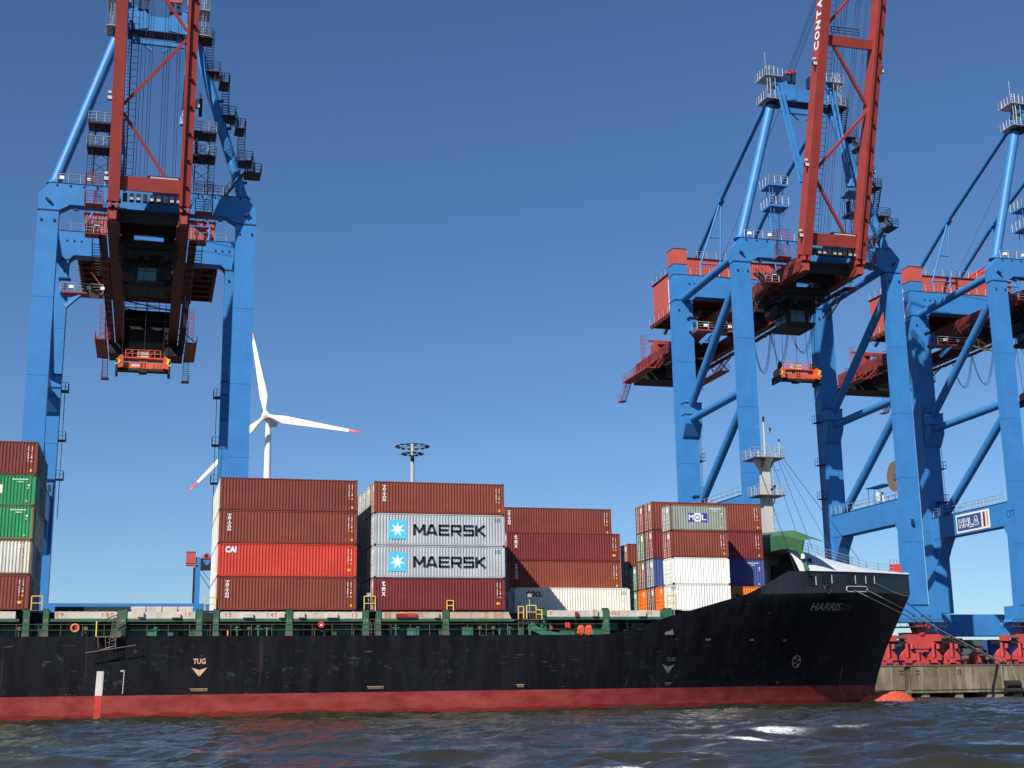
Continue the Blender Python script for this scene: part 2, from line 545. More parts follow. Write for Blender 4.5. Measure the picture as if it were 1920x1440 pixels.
quay = thing('quay_wall', 'stained concrete quay wall with dark gap under it beside the bow', 'quay wall', (90, 152.4, 0))
b = MB()
b.box(-90, 92.35, 152.4, 153.3, 1.15, QZ + 0.03)
b.box(93.25, 200, 152.4, 153.3, 1.15, QZ + 0.03)
b.box(92.35, 93.25, 152.75, 153.3, 1.15, QZ + 0.03)
b.box(-90, 200, 152.5, 153.3, 0.75, 1.15)
b.build('wall_face', M['concrete'], quay)
b = MB()
b.box(-90, 200, 152.33, 152.62, QZ + 0.03, QZ + 0.2)
for i in range(30):
    x = 60 + i * 4.6
    b.box(x, x + 0.2, 152.31, 152.5, QZ - 0.12, QZ + 0.03)
b.build('cope_edge', M['steel'], quay)
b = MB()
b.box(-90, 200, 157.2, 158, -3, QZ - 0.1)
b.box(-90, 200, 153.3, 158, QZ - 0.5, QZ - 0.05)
b.build('back_wall', M['shade'], quay)  # near-black colour paints the dark of the gap under the quay
b = MB(); b.ladder((92.8, 152.5, 0.3), (92.8, 152.5, 4.0), (1, 0, 0), 0.5, 0.3, 0.035)
b.build('ladder', M['steel'], quay)
def pile(x0, x1):
    b = MB()
    r = min(0.9, (x1 - x0) * 0.8)
    pts = [(x0, -3)] + [(x0 + r - r * math.cos(t), 1.0 - r * 1.1 + r * 1.1 * math.sin(t)) for t in np.linspace(0, math.pi / 2, 7)] + [(x1, 1.0), (x1, -3)]
    b.prism(pts, 'y', 152.75, 156.0)
    b.build('pile', M['pile'], quay)
for x0, x1 in ((94.7, 95.85), (99.55, 100.7), (104.2, 106.6), (107.9, 109.4), (88.5, 89.6), (112.5, 113.6)): pile(x0, x1)
for x in (91.6, 93.95, 99.9):
    b = MB()
    for i in (0, 1):
        for j in (0, 1):
            b.box(x + i * 0.32, x + i * 0.32 + 0.2, 152.36, 152.4, 3.0 + j * 0.34, 3.22 + j * 0.34, 1)
    b.box(x - 0.1, x + 0.62, 152.375, 152.39, 2.9, 3.66)
    b.build('socket_plate', [M['concrete'], M['black']], quay)

t = thing('fender', 'black rubber fender hanging on chains on the quay wall', 'fender', (107.2, 151.9, 1))
b = MB(); b.tube((106.4, 151.9, 1.7), (108.5, 151.9, 1.7), 0.45, 16); b.tube((106.4, 152.0, 0.9), (108.5, 152.0, 0.9), 0.4, 16)
b.build('rubber_roll', M['rubber'], t)
for x, xx in ((106.3, 106.2), (108.6, 107.8)):
    b = MB()
    for k in range(14):
        a, c = k / 14, (k + 0.7) / 14
        b.tube((xx + (x - xx) * a, 152.2, 4.0 - 2.9 * a), (xx + (x - xx) * c, 152.2, 4.0 - 2.9 * c), 0.06, 5)
    b.build('chain', M['galv'], t)
t = thing('bollard', 'black mooring bollard on the quay edge holding the bow lines', 'bollard', (107.1, 153.2, QZ))
b = MB(); b.tube((107.1, 153.2, QZ), (107.1, 153.2, QZ + 0.5), 0.22, 12, 0, 0.17); b.tube((107.1, 153.2, QZ + 0.5), (107.1, 153.2, QZ + 0.66), 0.32, 12, 0, 0.26)
b.box(106.75, 107.45, 152.85, 153.55, QZ + 0.005, QZ + 0.08)
b.build('bollard_body', M['black'], t)

# ------------------------------------------------------------------ ship hull shape
CY, HB = 134.3, 15.05
STZ = [-2, 0, 1.84, 3.21, 5.62, 9.58, 11.65, 14.2]
STX = [76.6, 77.3, 77.7, 78.2, 79.3, 81.6, 82.85, 83.1]
TX = [-100, 41.5, 43, 45.5, 48.5, 51, 54.5, 57.2, 59.5, 62.2, 66, 72, 78, 83.1]
TZ = [6.73, 6.73, 6.85, 7.4, 8.35, 9.0, 9.95, 10.7, 11.75, 13.03, 13.1, 13.3, 13.55, 13.85]
def xe(z): return float(np.interp(z, STZ, STX))
def zk(X): return 10.6 + max(0, X - 58) * 0.042
def top(X): return float(np.interp(X, TX, TZ))
def hb(X, z):
    k = zk(X); t = min(max(z / k, 0), 1); s = t ** 1.35
    n = 1.95 + 1.05 * s; xs = 29 + 8 * s
    u = (X - xs) / (xe(min(z, k)) - xs)
    if u <= 0: return HB
    return HB * max(0, 1 - min(u, 1) ** n)
def port(X, z): return CY - hb(X, z)


ship = thing('container_ship', 'black and red container ship moored along the quay with its bow to the right', 'ship', (10, CY, 0))

def build_hull():
    cols = [(-70.0, None)] + [(x, None) for x in (-40, -20, -8, 0, 8, 16, 22, 28)]
    us = list(np.linspace(0, 1, 64)[1:])
    V, F, mats = [], [], []
    grid = []
    for side in (-1, 1):
        g = []
        for ci in range(len(cols) + len(us)):
            colv = []
            for r in range(23):
                if ci < len(cols):
                    X = cols[ci][0]; zt = top(X); kz = min(zt, 10.6)
                else:
                    u = us[ci - len(cols)]
                    Xt = 28 + u * (83.1 - 28); zt = top(Xt); kz = min(zt, zk(Xt))
                if r <= 16: z = -1.6 + (kz + 1.6) * r / 16
                elif zt > kz + 0.01: z = kz + 0.01 + (zt - kz - 0.01) * (r - 17) / 5
                else: z = kz + 0.0005 * (r - 16)
                if ci >= len(cols): X = 28 + u * (xe(min(z, kz)) - 28)
                y = hb(X, min(z, kz)) if ci < len(cols) + len(us) - 1 else 0.0
                V.append((X, CY + side * y, z)); colv.append(len(V) - 1)
            g.append(colv)
        grid.append(g)
        for c in range(len(g) - 1):
            for r in range(22):
                q = (g[c][r], g[c + 1][r], g[c + 1][r + 1], g[c][r + 1])
                F.append(q if side < 0 else q[::-1])
                mats.append(1 if (r >= 17 and V[g[c][21]][2] - V[g[c][17]][2] > 0.3) else 0)
    a, c = grid[0][0], grid[1][0]
    for r in range(22):
        F.append((a[r], a[r + 1], c[r + 1], c[r])); mats.append(0)
    me = bpy.data.meshes.new('hull')
    o3 = ORG[ship.name]
    me.from_pydata([(x - o3.x, y - o3.y, z - o3.z) for x, y, z in V], [], F)
    me.materials.append(M['hull']); me.materials.append(M['bulwark'])
    me.polygons.foreach_set('material_index', mats)
    me.polygons.foreach_set('use_smooth', [True] * len(F))
    me.update()
    try: me.set_sharp_from_angle(angle=R(35))
    except Exception: pass
    o = bpy.data.objects.new('hull', me)
    COL.objects.link(o); o.parent = ship; ORG[o.name] = o3
build_hull()

# bulb
b = MB()
n, m_ = 18, 20
V = []
for i in range(n + 1):
    t = i / n
    x = 73 + 9.6 * t
    k = math.sqrt(max(0, 1 - max(0, (t - 0.62) / 0.38) ** 2.4))
    for j in range(m_):
        a = 2 * math.pi * j / m_
        V.append((x, CY + 1.75 * k * math.cos(a), -0.85 + 2.25 * k * math.sin(a) * (0.72 + 0.28 * t)))
b.mesh(V, [(i * m_ + j, (i + 1) * m_ + j, (i + 1) * m_ + (j + 1) % m_, i * m_ + (j + 1) % m_) for i in range(n) for j in range(m_)], 0, True)
b.build('bulbous_bow', M['bulb'], ship)

# decks
b = MB()
b.box(-70, 34, CY - HB + 0.15, CY + HB - 0.15, 6.55, 6.71)
xs = np.linspace(34, 57.5, 20)
for xa, xb in zip(xs[:-1], xs[1:]):
    b.face([(xa, port(xa, 6.4) + 0.3, 6.7), (xb, port(xb, 6.4) + 0.3, 6.7), (xb, 2 * CY - port(xb, 6.4) - 0.3, 6.7), (xa, 2 * CY - port(xa, 6.4) - 0.3, 6.7)])
xs = np.linspace(57.5, 82, 24)
for xa, xb in zip(xs[:-1], xs[1:]):
    b.face([(xa, port(xa, 10.6) + 0.06, 10.5), (xb, port(xb, 10.6) + 0.06, 10.5), (xb, 2 * CY - port(xb, 10.6) - 0.06, 10.5), (xa, 2 * CY - port(xa, 10.6) - 0.06, 10.5)])
b.face([(57.5, 123.4, 6.7), (57.5, 145.2, 6.7), (57.5, 145.2, 10.5), (57.5, 123.4, 10.5)])
b.build('deck', M['shade'], ship)
b = MB()
b.box(-70, 34.5, 121.7, 147, 6.72, 8.86)
b.box(35.2, 47.6, 122.1, 146.6, 6.72, 9.1)
b.box(48.2, 57.3, 123.3, 145.3, 6.9, 9.05)
b.box(57.6, 63.0, 125, 143.6, 10.52, 10.9)
b.build('hatch_structure', M['shade'], ship)

# side deck furniture -------------------------------------------------
def posts(x0, x1, y0=119.4, zt=8.92, no=None):
    b = MB()
    b.prism([(x0, 6.72), (x1, 6.72), (x1, zt), (x0, zt)], 'y', y0, y0 + 0.7)
    b.box(x0 - 0.03, x1 + 0.03, y0 - 0.03, y0 + 0.2, 6.72, 7.05, 1)
    for k in (0, 0.62):
        b.box(x0 + 0.02 + k * (x1 - x0 - 0.04), x0 + 0.02 + (k + 0.36) * (x1 - x0 - 0.04), y0 + 0.1, y0 + 0.5, zt, zt + 0.12, 2)
    o = b.build('lashing_post', [M['green'], M['steel'], M['shade']], ship)
    if no:
        t = MB(); w_ = (x1 - x0) * 0.6
        put_text(t, no, lambda u, v: (x0 + 0.2 * (x1 - x0) + u * w_, y0 - 0.004, 7.95 + v * 0.2), 0.01)
        t.build('number', M['redno'], o)
for x0, x1, no in ((-9.8, -9.27, '21'), (-8.22, -7.75, '19'), (-2.22, -1.5, '18'), (4.3, 4.79, '17'), (5.72, 6.2, '15'), (11.95, 12.5, '14'), (18.74, 19.25, '13'), (19.9, 20.34, '11'), (26.0, 26.55, '10')):
    posts(x0, x1, no=no)
for x0, x1, no in ((35.4, 35.9, '07'), (41.5, 42.05, '06'), (47.6, 48.4, None)):
    posts(x0, x1, 120.0, 9.12, no)

def coaming(x0, x1, y0, z0, z1, mat, nums, slope_end=False):
    b = MB()
    if slope_end:
        b.prism([(x0, z0), (x1, z0), (x1 - 0.25, z1), (x0, z1)], 'y', y0, y0 + 1.3)
    else:
        b.box(x0, x1, y0, y0 + 1.3, z0, z1)
    n_ = int((x1 - x0) / 0.7)
    for i in range(n_):
        x = x0 + 0.3 + i * 0.7
        b.box(x, x + 0.35, y0 - 0.012, y0 + 0.03, z1 - 0.09, z1 + 0.012)
    o = b.build('hatch_coaming', mat, ship)
    for s, xn, w_ in nums:
        t = MB()
        put_text(t, s, lambda u, v: (xn + u * w_, y0 - 0.02, z0 + 0.16 + v * 0.33), 0.012, spacing=1.25)
        t.build('bay_number', M['redno'], o)
    g = MB()
    g.box(x0 - 0.4, x1 + 0.3, y0 + 0.02, y0 + 1.4, z0 - 0.24, z0 - 0.02)
    g.box(x0 - 0.4, x1 + 0.3, y0 - 0.02, y0 + 0.05, z0 - 0.26, z0 - 0.21)
    g.build('coaming_stringer', M['green'], ship)
coaming(-7.3, -2.28, 119.5, 8.22, 8.8, M['cream'], (('19', -7.15, 0.55), ('18S', -3.5, 0.95)))
coaming(-1.4, 4.2, 119.5, 8.22, 8.8, M['cream'], (('17', 3.35, 0.45),))
coaming(6.28, 11.9, 119.5, 8.22, 8.8, M['cream'], (('15', 6.75, 0.5), ('14S', 10.3, 0.9)))
coaming(12.56, 18.66, 119.5, 8.22, 8.8, M['cream'], (('13', 17.75, 0.5),))
coaming(20.4, 25.95, 119.5, 8.22, 8.8, M['creamr'], (('11', 20.75, 0.4), ('10S', 23.4, 0.75)))
coaming(26.62, 32.4, 119.5, 8.22, 8.8, M['creamr'], (('09', 30.75, 0.6),), True)
coaming(35.95, 41.45, 120.1, 8.42, 9.0, M['cream'], (('7', 36.25, 0.22),))
coaming(42.1, 47.2, 120.1, 8.42, 9.0, M['cream'], (('06S', 42.3, 0.8), ('-05', 45.6, 0.8)))
coaming(-24, -10.4, 119.5, 8.22, 8.8, M['cream'], ())

# small gear fixed to the coamings: boxes, flap covers, rust streaked lockers
rg = random.Random(3)
for x0, w_, z0, h_, m in ((-0.6, 0.5, 8.36, 0.4, 'cream'), (2.2, 0.75, 8.3, 0.35, 'cream'), (8.2, 0.9, 8.3, 0.34, 'cream'), (11.3, 0.5, 8.3, 0.42, 'cream'), (13.0, 0.55, 8.3, 0.45, 'cream'), (15.5, 0.95, 8.3, 0.38, 'cream'), (21.7, 0.95, 8.32, 0.34, 'oocl'), (22.7, 0.85, 8.35, 0.34, 'redb'), (25.2, 0.4, 8.28, 0.48, 'creamr'), (38.7, 0.28, 8.5, 0.38, 'oocl'), (40.4, 0.5, 8.45, 0.6, 'creamr'), (45.0, 0.7, 8.45, 0.45, 'cream')):
    yb = 119.5 if x0 < 33 else 120.1
    b = MB(); b.box(x0, x0 + w_, yb - 0.22, yb, z0, z0 + h_)
    b.build('locker', M['c_redb'] if m == 'redb' else M[m], ship)

# green side wall of the hold with cut-outs and stiffeners
b = MB()
x = -12.0
while x < 47:
    yb = 120.9 if x < 33 else 121.4
    zt = 7.98 if x < 33 else 8.15
    b.box(x, x + 0.16 + rg.random() * 0.12, yb - 0.35, yb, 6.72, zt, 0)
    if rg.random() < 0.75: b.box(x + 0.3, x + 1.9 + rg.random() * 0.6, yb - 0.12, yb - 0.04, 6.72, 7.05 + rg.random() * 0.28, 1 if rg.random() < 0.6 else 0)
    if rg.random() < 0.8: b.box(x + 0.2, x + 2.5, yb - 0.1, yb - 0.03, 7.42, 7.62, 1 if rg.random() < 0.5 else 0)
    if rg.random() < 0.35: b.box(x + 0.5, x + 1.4 + rg.random(), yb - 0.5, yb - 0.1, 7.2, 7.9, 0)
    x += 2.55
b.box(-70, 34, 121.0, 121.65, 6.72, 8.0, 2)  # dark backing paints the shade seen through the cut-outs
b.box(34, 48, 121.5, 122.05, 6.72, 8.2, 2)
b.build('hold_side_wall', [M['green'], M['greenlt'], M['shade']], ship)

# valves, vents and small deck boxes along the gangway
for i in range(62):
    x = -11.5 + i * 0.95 + rg.random() * 0.5
    if x > 46: break
    y = 119.75 + rg.random() * 0.5 if x < 36 else 120.2 + rg.random() * 0.5
    k = rg.random()
    b = MB()
    if k < 0.35:
        h_ = 0.3 + rg.random() * 0.55; w_ = 0.3 + rg.random() * 0.7
        b.box(x, x + w_, y, y + 0.4, 6.72, 6.72 + h_)
        b.box(x - 0.03, x + w_ + 0.03, y - 0.03, y + 0.43, 6.72 + h_, 6.76 + h_)
        b.build('deck_box', M['greenlt'] if rg.random() < 0.6 else M['green'], ship)
    elif k < 0.6:
        h_ = 0.45 + rg.random() * 0.5
        b.tube((x, y, 6.72), (x, y, 6.72 + h_), 0.09, 8); b.tube((x, y, 6.72 + h_), (x, y, 6.85 + h_), 0.2, 8); b.tube((x - 0.3, y, 6.8 + h_ * 0.7), (x + 0.3, y, 6.8 + h_ * 0.7), 0.07, 6)
        b.build('deck_valve', M['greenlt'], ship)
    elif k < 0.75:
        b.tube((x, y, 6.72), (x, y, 7.7), 0.05, 6); b.box(x - 0.15, x + 0.15, y - 0.1, y + 0.1, 7.25, 7.55)
        b.build('stand_pipe', M['steel'], ship)
    elif k < 0.82:
        b.box(x, x + 0.1, y - 0.2, y, 6.72, 7.2)
        b.build('yellow_stanchion', M['yellow'], ship)

# gangway railing
b = MB()
for a, c in ((-12, 9), (9, 30), (30, 42)):
    n_ = int((c - a) / 1.75)
    for z in (7.25, 7.72): b.tube((a, 119.38, z), (c, 119.38, z), 0.022, 4)
    for i in range(n_): b.tube((a + i * (c - a) / n_, 119.38, 6.72), (a + i * (c - a) / n_, 119.38, 7.72), 0.028, 4)
b.build('deck_railing', M['steel'], ship)

# sloping green chute by bay 08 and access ladders
b = MB()
b.prism([(34.3, 7.95), (34.9, 7.5), (35.9, 7.08), (38.3, 6.73), (36.9, 6.73), (35.3, 6.73), (34.3, 7.15)], 'y', 119.5, 119.62)
b.build('green_brace', M['greenlt'], ship)
for x in (33.3, 19.6):
    b = MB(); b.ladder((x, 119.5, 6.72), (x, 119.5, 8.15), (1, 0, 0), 0.45, 0.28, 0.03)
    b.build('deck_ladder', M['steel'], ship)

def gate(x0, x1, z0, h_, m='yellow', y=119.55):
    b = MB(); r = 0.055
    b.tube((x0, y, z0), (x0, y, z0 + h_), r, 6); b.tube((x1, y, z0), (x1, y, z0 + h_), r, 6)
    b.tube((x0, y, z0 + h_), (x1, y, z0 + h_), r, 6); b.tube((x0, y, z0 + h_ * 0.5), (x1, y, z0 + h_ * 0.5), r * 0.8, 6)
    b.build('platform_gate', M[m], ship)
for x0, x1, z0, h_ in ((-9.2, -8.35, 8.92, 1.15), (18.85, 19.85, 8.92, 1.25), (26.4, 27.0, 8.92, 0.9), (33.1, 33.6, 8.2, 1.1), (33.9, 34.8, 8.2, 1.2), (34.8, 35.35, 8.2, 0.8), (5.0, 5.9, 8.92, 1.1)):
    gate(x0, x1, z0, h_)
gate(48.3, 49.2, 9.1, 1.4, y=121.0)
b = MB()
for x0, x1, y0, y1 in ((-9.9, -7.7, 119.4, 121), (18.7, 20.4, 119.4, 121), (32.4, 35.4, 119.5, 121), (4.3, 6.3, 119.4, 121), (47.6, 49.6, 120.4, 122)):
    zb = 8.84 if x0 < 30 else (8.1 if x0 < 40 else 9.05)
    b.box(x0, x1, y0 + 0.03, y1, zb, zb + 0.07)
b.build('cross_platform', M['steel'], ship)
b = MB()
for x in (19.3, 34.3, 48.6):
    b.tube((x, 120, 8.3), (x, 120, 10.3 if x < 40 else 11.1), 0.04, 5); b.box(x - 0.16, x + 0.16, 119.8, 120.1, 10.2 if x < 40 else 11.0, 10.5 if x < 40 else 11.3)
b.build('deck_floodlight', M['galv'], ship)

# pilot ladder platform hanging outside the rail
b = MB()
b.box(-3.9, -1.9, 118.55, 119.2, 6.62, 6.72, 1)
b.tube((-3.85, 118.6, 6.7), (-3.85, 118.6, 7.95), 0.07, 6, 2)
b.tube((-3.7, 118.6, 7.9), (-1.4, 118.7, 8.85), 0.05, 5, 0)
for k in range(9):
    b.bar((-2.9 + 0.05 * k, 118.6, 6.2 + k * 0.25), (-2.2 + 0.05 * k, 118.6, 6.5 + k * 0.25), 0.06, 0.05, 0)
for x in (-3.6, -3.0, -2.2): b.tube((x, 118.55, 5.7), (x - 0.1, 118.55, 6.65), 0.04, 4, 0)
b.tube((-4.6, 118.5, 5.35), (-0.6, 118.5, 5.95), 0.045, 5, 0)
b.tube((-3.5, 118.5, 5.55), (-2.3, 118.5, 5.9), 0.05, 5, 0)
b.ladder((-2.55, 118.55, 5.6), (-2.3, 118.6, 8.2), (1, 0, 0), 0.5, 0.22, 0.03, 0)
b.build('boarding_ladder', [M['steel'], M['steel'], M['yellow']], ship)

# hatch covers of the empty bay
for i in range(4):
    x = -1.2 + i * 1.36
    b = MB(); b.box(x, x + 1.28, 124.2, 145, 9.0, 9.52); b.box(x + 0.05, x + 1.23, 124.1, 124.2, 9.05, 9.45)
    b.build('hatch_cover', M['cream'], ship)
b = MB(); b.box(-7.6, -1.3, 124, 145, 8.9, 9.5); b.build('hatch_cover', M['shade'], ship)

# hull lettering and marks
def hullpt(X, z, o=0.025): return (X, port(X, z) - o, z)
def hull_text(name, s, x0, x1, z0, h_, mat, bold=0.02, shear=0.0, dz=0.0, spacing=1.0):
    b = MB()
    put_text(b, s, lambda u, v: hullpt(x0 + u * (x1 - x0) + shear * v, z0 + dz * u + v * h_), bold, 0, spacing)
    return b.build(name, mat, ship)
hull_text('name_lettering', 'HARRIS', 64.7, 69.05, 9.22, 0.76, M['lettergrey'], 0.008, 0.28, 0.12)
M['letterrust'] = paint('rusty_letters', (0.16, 0.06, 0.03), 0.7, 0.25)
hull_text('name_lettering', 'ON', 69.2, 70.7, 9.35, 0.76, M['letterrust'], 0.008, 0.28, 0.03)
M['markcream'] = paint('old_cream_marks', (0.55, 0.36, 0.22), 0.6, 0.25, 0.5)
M['markgrey'] = paint('dull_grey_marks', (0.16, 0.155, 0.15), 0.6, 0.2)
hull_text('tug_lettering', 'TUG', 4.15, 5.2, 4.38, 0.46, M['markcream'], 0.03)
hull_text('tug_lettering', 'TUG', 47.8, 48.75, 4.28, 0.36, M['markgrey'], 0.0, 0.12)
def tugarrow(xc, zt, w_, h_, mat):
    b = MB()
    for sg in (-1, 1):
        b.face([hullpt(xc, zt - h_ * 0.28), hullpt(xc + sg * w_ / 2, zt), hullpt(xc + sg * 0.02, zt - h_)])
    b.build('tug_arrow', mat, ship)
tugarrow(4.7, 4.08, 1.3, 0.75, M['markcream'])
tugarrow(48.1, 4.02, 1.4, 0.85, M['markgrey'])
b = MB()
b.face([hullpt(-3.72, 1.86), hullpt(-3.14, 1.86), hullpt(-3.08, 3.85), hullpt(-3.66, 3.85)])
b.face([hullpt(-3.74, 0), hullpt(-3.2, 0), hullpt(-3.14, 1.86), hullpt(-3.72, 1.86)], 1)
b.build('load_mark', [M['c_oldwhite'], M['c_redb']], ship)
def draft(xt, zt, xb, zb, n_, s=0.07):
    b = MB()
    for i in range(n_):
        k = i / (n_ - 1); x = xt + (xb - xt) * k; z = zt + (zb - zt) * k
        b.face([hullpt(x, z), hullpt(x + s, z), hullpt(x + s, z + s * 1.2), hullpt(x, z + s * 1.2)])
    b.build('draft_marks', M['c_oldwhite'], ship)
draft(-1.5, 3.8, -1.55, 2.0, 16, 0.075); draft(-1.75, 3.8, -1.5, 3.8, 4, 0.1); draft(71.3, 3.7, 71.1, 2.2, 9, 0.06); draft(71.1, 1.9, 72.2, 0.2, 9, 0.06)
for x, s in ((4.05, '4WD9|DF08'), (19.2, 'DF09|4WD8'), (32.8, '3WD8'), (47.9, 'DF07'), (61.5, '2WD')):
    hull_text('tank_marks', s, x, x + 0.15 * len(s), 2.08, 0.16, M['markcream'] if x < 40 else M['markgrey'], 0.0)
    b = MB(); b.face([hullpt(x - 0.1, 2.29), hullpt(x + 0.15 * len(s) + 0.05, 2.29), hullpt(x + 0.15 * len(s) + 0.05, 2.33), hullpt(x - 0.1, 2.33)])
    b.build('tank_marks', M['markcream'] if x < 40 else M['markgrey'], ship)
# bow thruster symbol
b = MB()
xc, zc, rr = 64.0, 4.25, 0.62
def ringpt(r, a): return hullpt(xc + r * math.cos(a), zc + r * math.sin(a))
for i in range(28):
    a, c = i * 2 * math.pi / 28, (i + 1) * 2 * math.pi / 28
    b.face([ringpt(rr, a), ringpt(rr, c), ringpt(rr * 0.86, c), ringpt(rr * 0.86, a)])
for i in range(4):
    a = i * math.pi / 2 + 0.5
    b.face([ringpt(0.05, a), ringpt(rr * 0.86, a - 0.22), ringpt(rr * 0.86, a + 0.22)])
b.build('thruster_symbol', M['markcream'], ship)
b = MB()
for (xa, za), (xb, zb) in (((67.4, 4.1), (67.5, 4.75)), ((67.5, 4.75), (68.3, 4.75)), ((67.45, 4.42), (68.2, 4.42)), ((68.3, 4.75), (68.2, 4.42)), ((68.2, 4.42), (68.1, 4.1)), ((67.4, 4.1), (68.1, 4.1))):
    b.tube(hullpt(xa, za, 0.0), hullpt(xb, zb, 0.0), 0.035, 4)
b.build('bulb_symbol', M['letterrust'], ship)
for x, z, w_ in ((52.1, 6.2, 0.55), (57.3, 6.2, 0.55), (61.6, 6.2, 0.5)):
    b = MB(); b.face([hullpt(x, z), hullpt(x + w_, z), hullpt(x + w_, z + 0.2), hullpt(x, z + 0.2)]); b.build('frame_mark', M['markgrey'], ship)
# openings in the bulwark
for xa, xb, z0, z1 in ((64.15, 65.2, 11.7, 12.6), (66.1, 67.5, 11.98, 12.86), (70.0, 71.2, 12.1, 13.0), (72.25, 73.0, 12.2, 13.05), (73.55, 74.6, 12.28, 13.1)):
    b = MB(); n_ = 4
    for i in range(n_):
        a, c = xa + (xb - xa) * i / n_, xa + (xb - xa) * (i + 1) / n_
        b.face([hullpt(a, z0, 0.03), hullpt(c, z0, 0.03), hullpt(c, z1, 0.03), hullpt(a, z1, 0.03)])
    o = b.build('mooring_port', M['ink'], ship)
    f = MB()
    f.tube(hullpt(xb, z0, 0.04), hullpt(xb, z1, 0.04), 0.05, 5, 0); f.tube(hullpt(xa, z1, 0.04), hullpt(xb, z1, 0.04), 0.03, 5, 1); f.tube(hullpt(xa, z0, 0.04), hullpt(xb, z0, 0.04), 0.03, 5, 1)
    f.build('port_frame', [M['mast'], M['bulwark']], o)
b = MB()
for i in range(20):
    a, c = i * 2 * math.pi / 20, (i + 1) * 2 * math.pi / 20
    b.tube(hullpt(66.85 + 0.45 * math.cos(a), 11.35 + 0.42 * math.sin(a), 0.02), hullpt(66.85 + 0.45 * math.cos(c), 11.35 + 0.42 * math.sin(c), 0.02), 0.09, 6, 0)
b.face([hullpt(66.85 + 0.4 * math.cos(i * math.pi / 8), 11.35 + 0.4 * math.sin(i * math.pi / 8), 0.03) for i in range(16)], 1)
b.build('hawse_ring', [M['bulwark'], M['ink']], ship)
b = MB(); pts = []
for t in np.linspace(0, 2 * math.pi, 28, endpoint=False):
    cx_ = 69.95 if math.cos(t) < 0 else 72.9
    pts.append((cx_ + 0.28 * math.cos(t), 11.5 + 0.27 * math.sin(t) + (0.12 if math.cos(t) >= 0 else 0)))
for a, c in zip(pts, pts[1:] + pts[:1]): b.tube(hullpt(*a, 0.02), hullpt(*c, 0.02), 0.07, 6, 0)
for i in range(8):
    xa, xb = 69.8 + i * 0.42, 69.8 + (i + 1) * 0.42
    b.face([hullpt(xa, 11.27 + 0.016 * i, 0.03), hullpt(xb, 11.285 + 0.016 * i, 0.03), hullpt(xb, 11.73 + 0.016 * i, 0.03), hullpt(xa, 11.72 + 0.016 * i, 0.03)], 1)
b.build('chock', [M['mast'], M['ink']], ship)
b = MB()
for a, c in zip(np.linspace(74.7, 82.7, 14)[:-1], np.linspace(74.7, 82.7, 14)[1:]):
    zz = lambda q: 12.35 - 0.9 * math.sin(math.pi * min(1, (q - 74.7) / 8.0) * 0.62)
    b.tube(hullpt(a, zz(a), 0.06), hullpt(c, zz(c), 0.06), 0.03, 4)
b.build('bow_cable', M['mast'], ship)

# whaleback roof over the forecastle
SX = [64, 67, 70, 74, 78, 81, 83]
SZ = [15.9, 15.6, 15.15, 14.65, 14.2, 13.98, 13.87]
def shoulder(X):
    y = min(port(X, top(X)) + 4.6, CY)
    return y, float(np.interp(X, SX, SZ))
b = MB()
xs = list(np.linspace(64.4, 82.9, 26))
rows = []
for i, X in enumerate(xs):
    ye = port(X, zk(X)) + 0.02; ze = top(X) + 0.015; ys_, zs_ = shoulder(X)
    Xe = X - 1.3 * max(0, 1 - i / 6)   # the aft edge runs obliquely
    ye = port(Xe, zk(Xe)) + 0.02; ze = top(Xe) + 0.015
    row = []
    for t in (0, 0.25, 0.5, 0.75, 1):
        bulge = 0.22 * math.sin(math.pi * t)
        row.append((Xe + (X - Xe) * t, ye + (ys_ - ye) * t, ze + (zs_ - ze) * t + bulge))
    row.append((X, CY, zs_ + 0.05))
    row += [(p[0], 2 * CY - p[1], p[2]) for p in reversed(row[:-1])]
    rows.append(row)
nr = len(rows[0])
b.mesh([p for r_ in rows for p in r_], [(i * nr + j, (i + 1) * nr + j, (i + 1) * nr + j + 1, i * nr + j + 1) for i in range(len(rows) - 1) for j in range(nr - 1)], 0, True)
for i in range(len(xs) - 1):   # rolled gunwale bar
    X, X2 = xs[i], xs[i + 1]
    b.tube((X, port(X, zk(X)), top(X)), (X2, port(X2, zk(X2)), top(X2)), 0.07, 5, 1)
b.build('whaleback_roof', [M['whale'], M['bulwark']], ship)
b = MB()
for X, X2 in zip(np.linspace(64.6, 82, 13)[:-1], np.linspace(64.6, 82, 13)[1:]):
    a = Vector((X, shoulder(X)[0], shoulder(X)[1])); c = Vector((X2, shoulder(X2)[0], shoulder(X2)[1]))
    b.rail(a, c, 1.0, 2, 0.035, 0, 2)
b.build('bow_railing', M['galv'], ship)

# green breakwater at the aft end of the whaleback
b = MB()
def side(mir):
    q = lambda y: 2 * CY - y if mir else y
    P = [(121.75, 13.15), (122.35, 13.2), (122.7, 14.3), (123.6, 15.15), (125.0, 15.62), (127.0, 15.75), (129.2, 15.8), (130.2, 15.45), (131.4, 15.85), (134.3, 15.85), (134.3, 17.7), (130.5, 17.45), (126.3, 17.1), (122.3, 16.15), (122.75, 15.2), (122.5, 14.3)]
    pts = [(q(y), z) for y, z in P]
    if mir: pts = pts[::-1]
    b.prism(pts, 'x', 63.75, 63.95)
    T = [(122.3, 16.15), (126.3, 17.1), (130.5, 17.45), (134.3, 17.7)]
    for (ya, za), (yb, zb) in zip(T[:-1], T[1:]):
        f = [(63.75, q(ya), za), (63.75, q(yb), zb), (64.9, q(yb), zb + 0.55), (64.9, q(ya), za + 0.55 * (0.3 if ya < 123 else 1))]
        g = [(64.9, q(yb), zb + 0.55), (64.9, q(ya), za + 0.55 * (0.3 if ya < 123 else 1)), (66.4, q(ya), za - 0.2), (66.4, q(yb), zb - 0.2)]
        b.face(f); b.face(g)
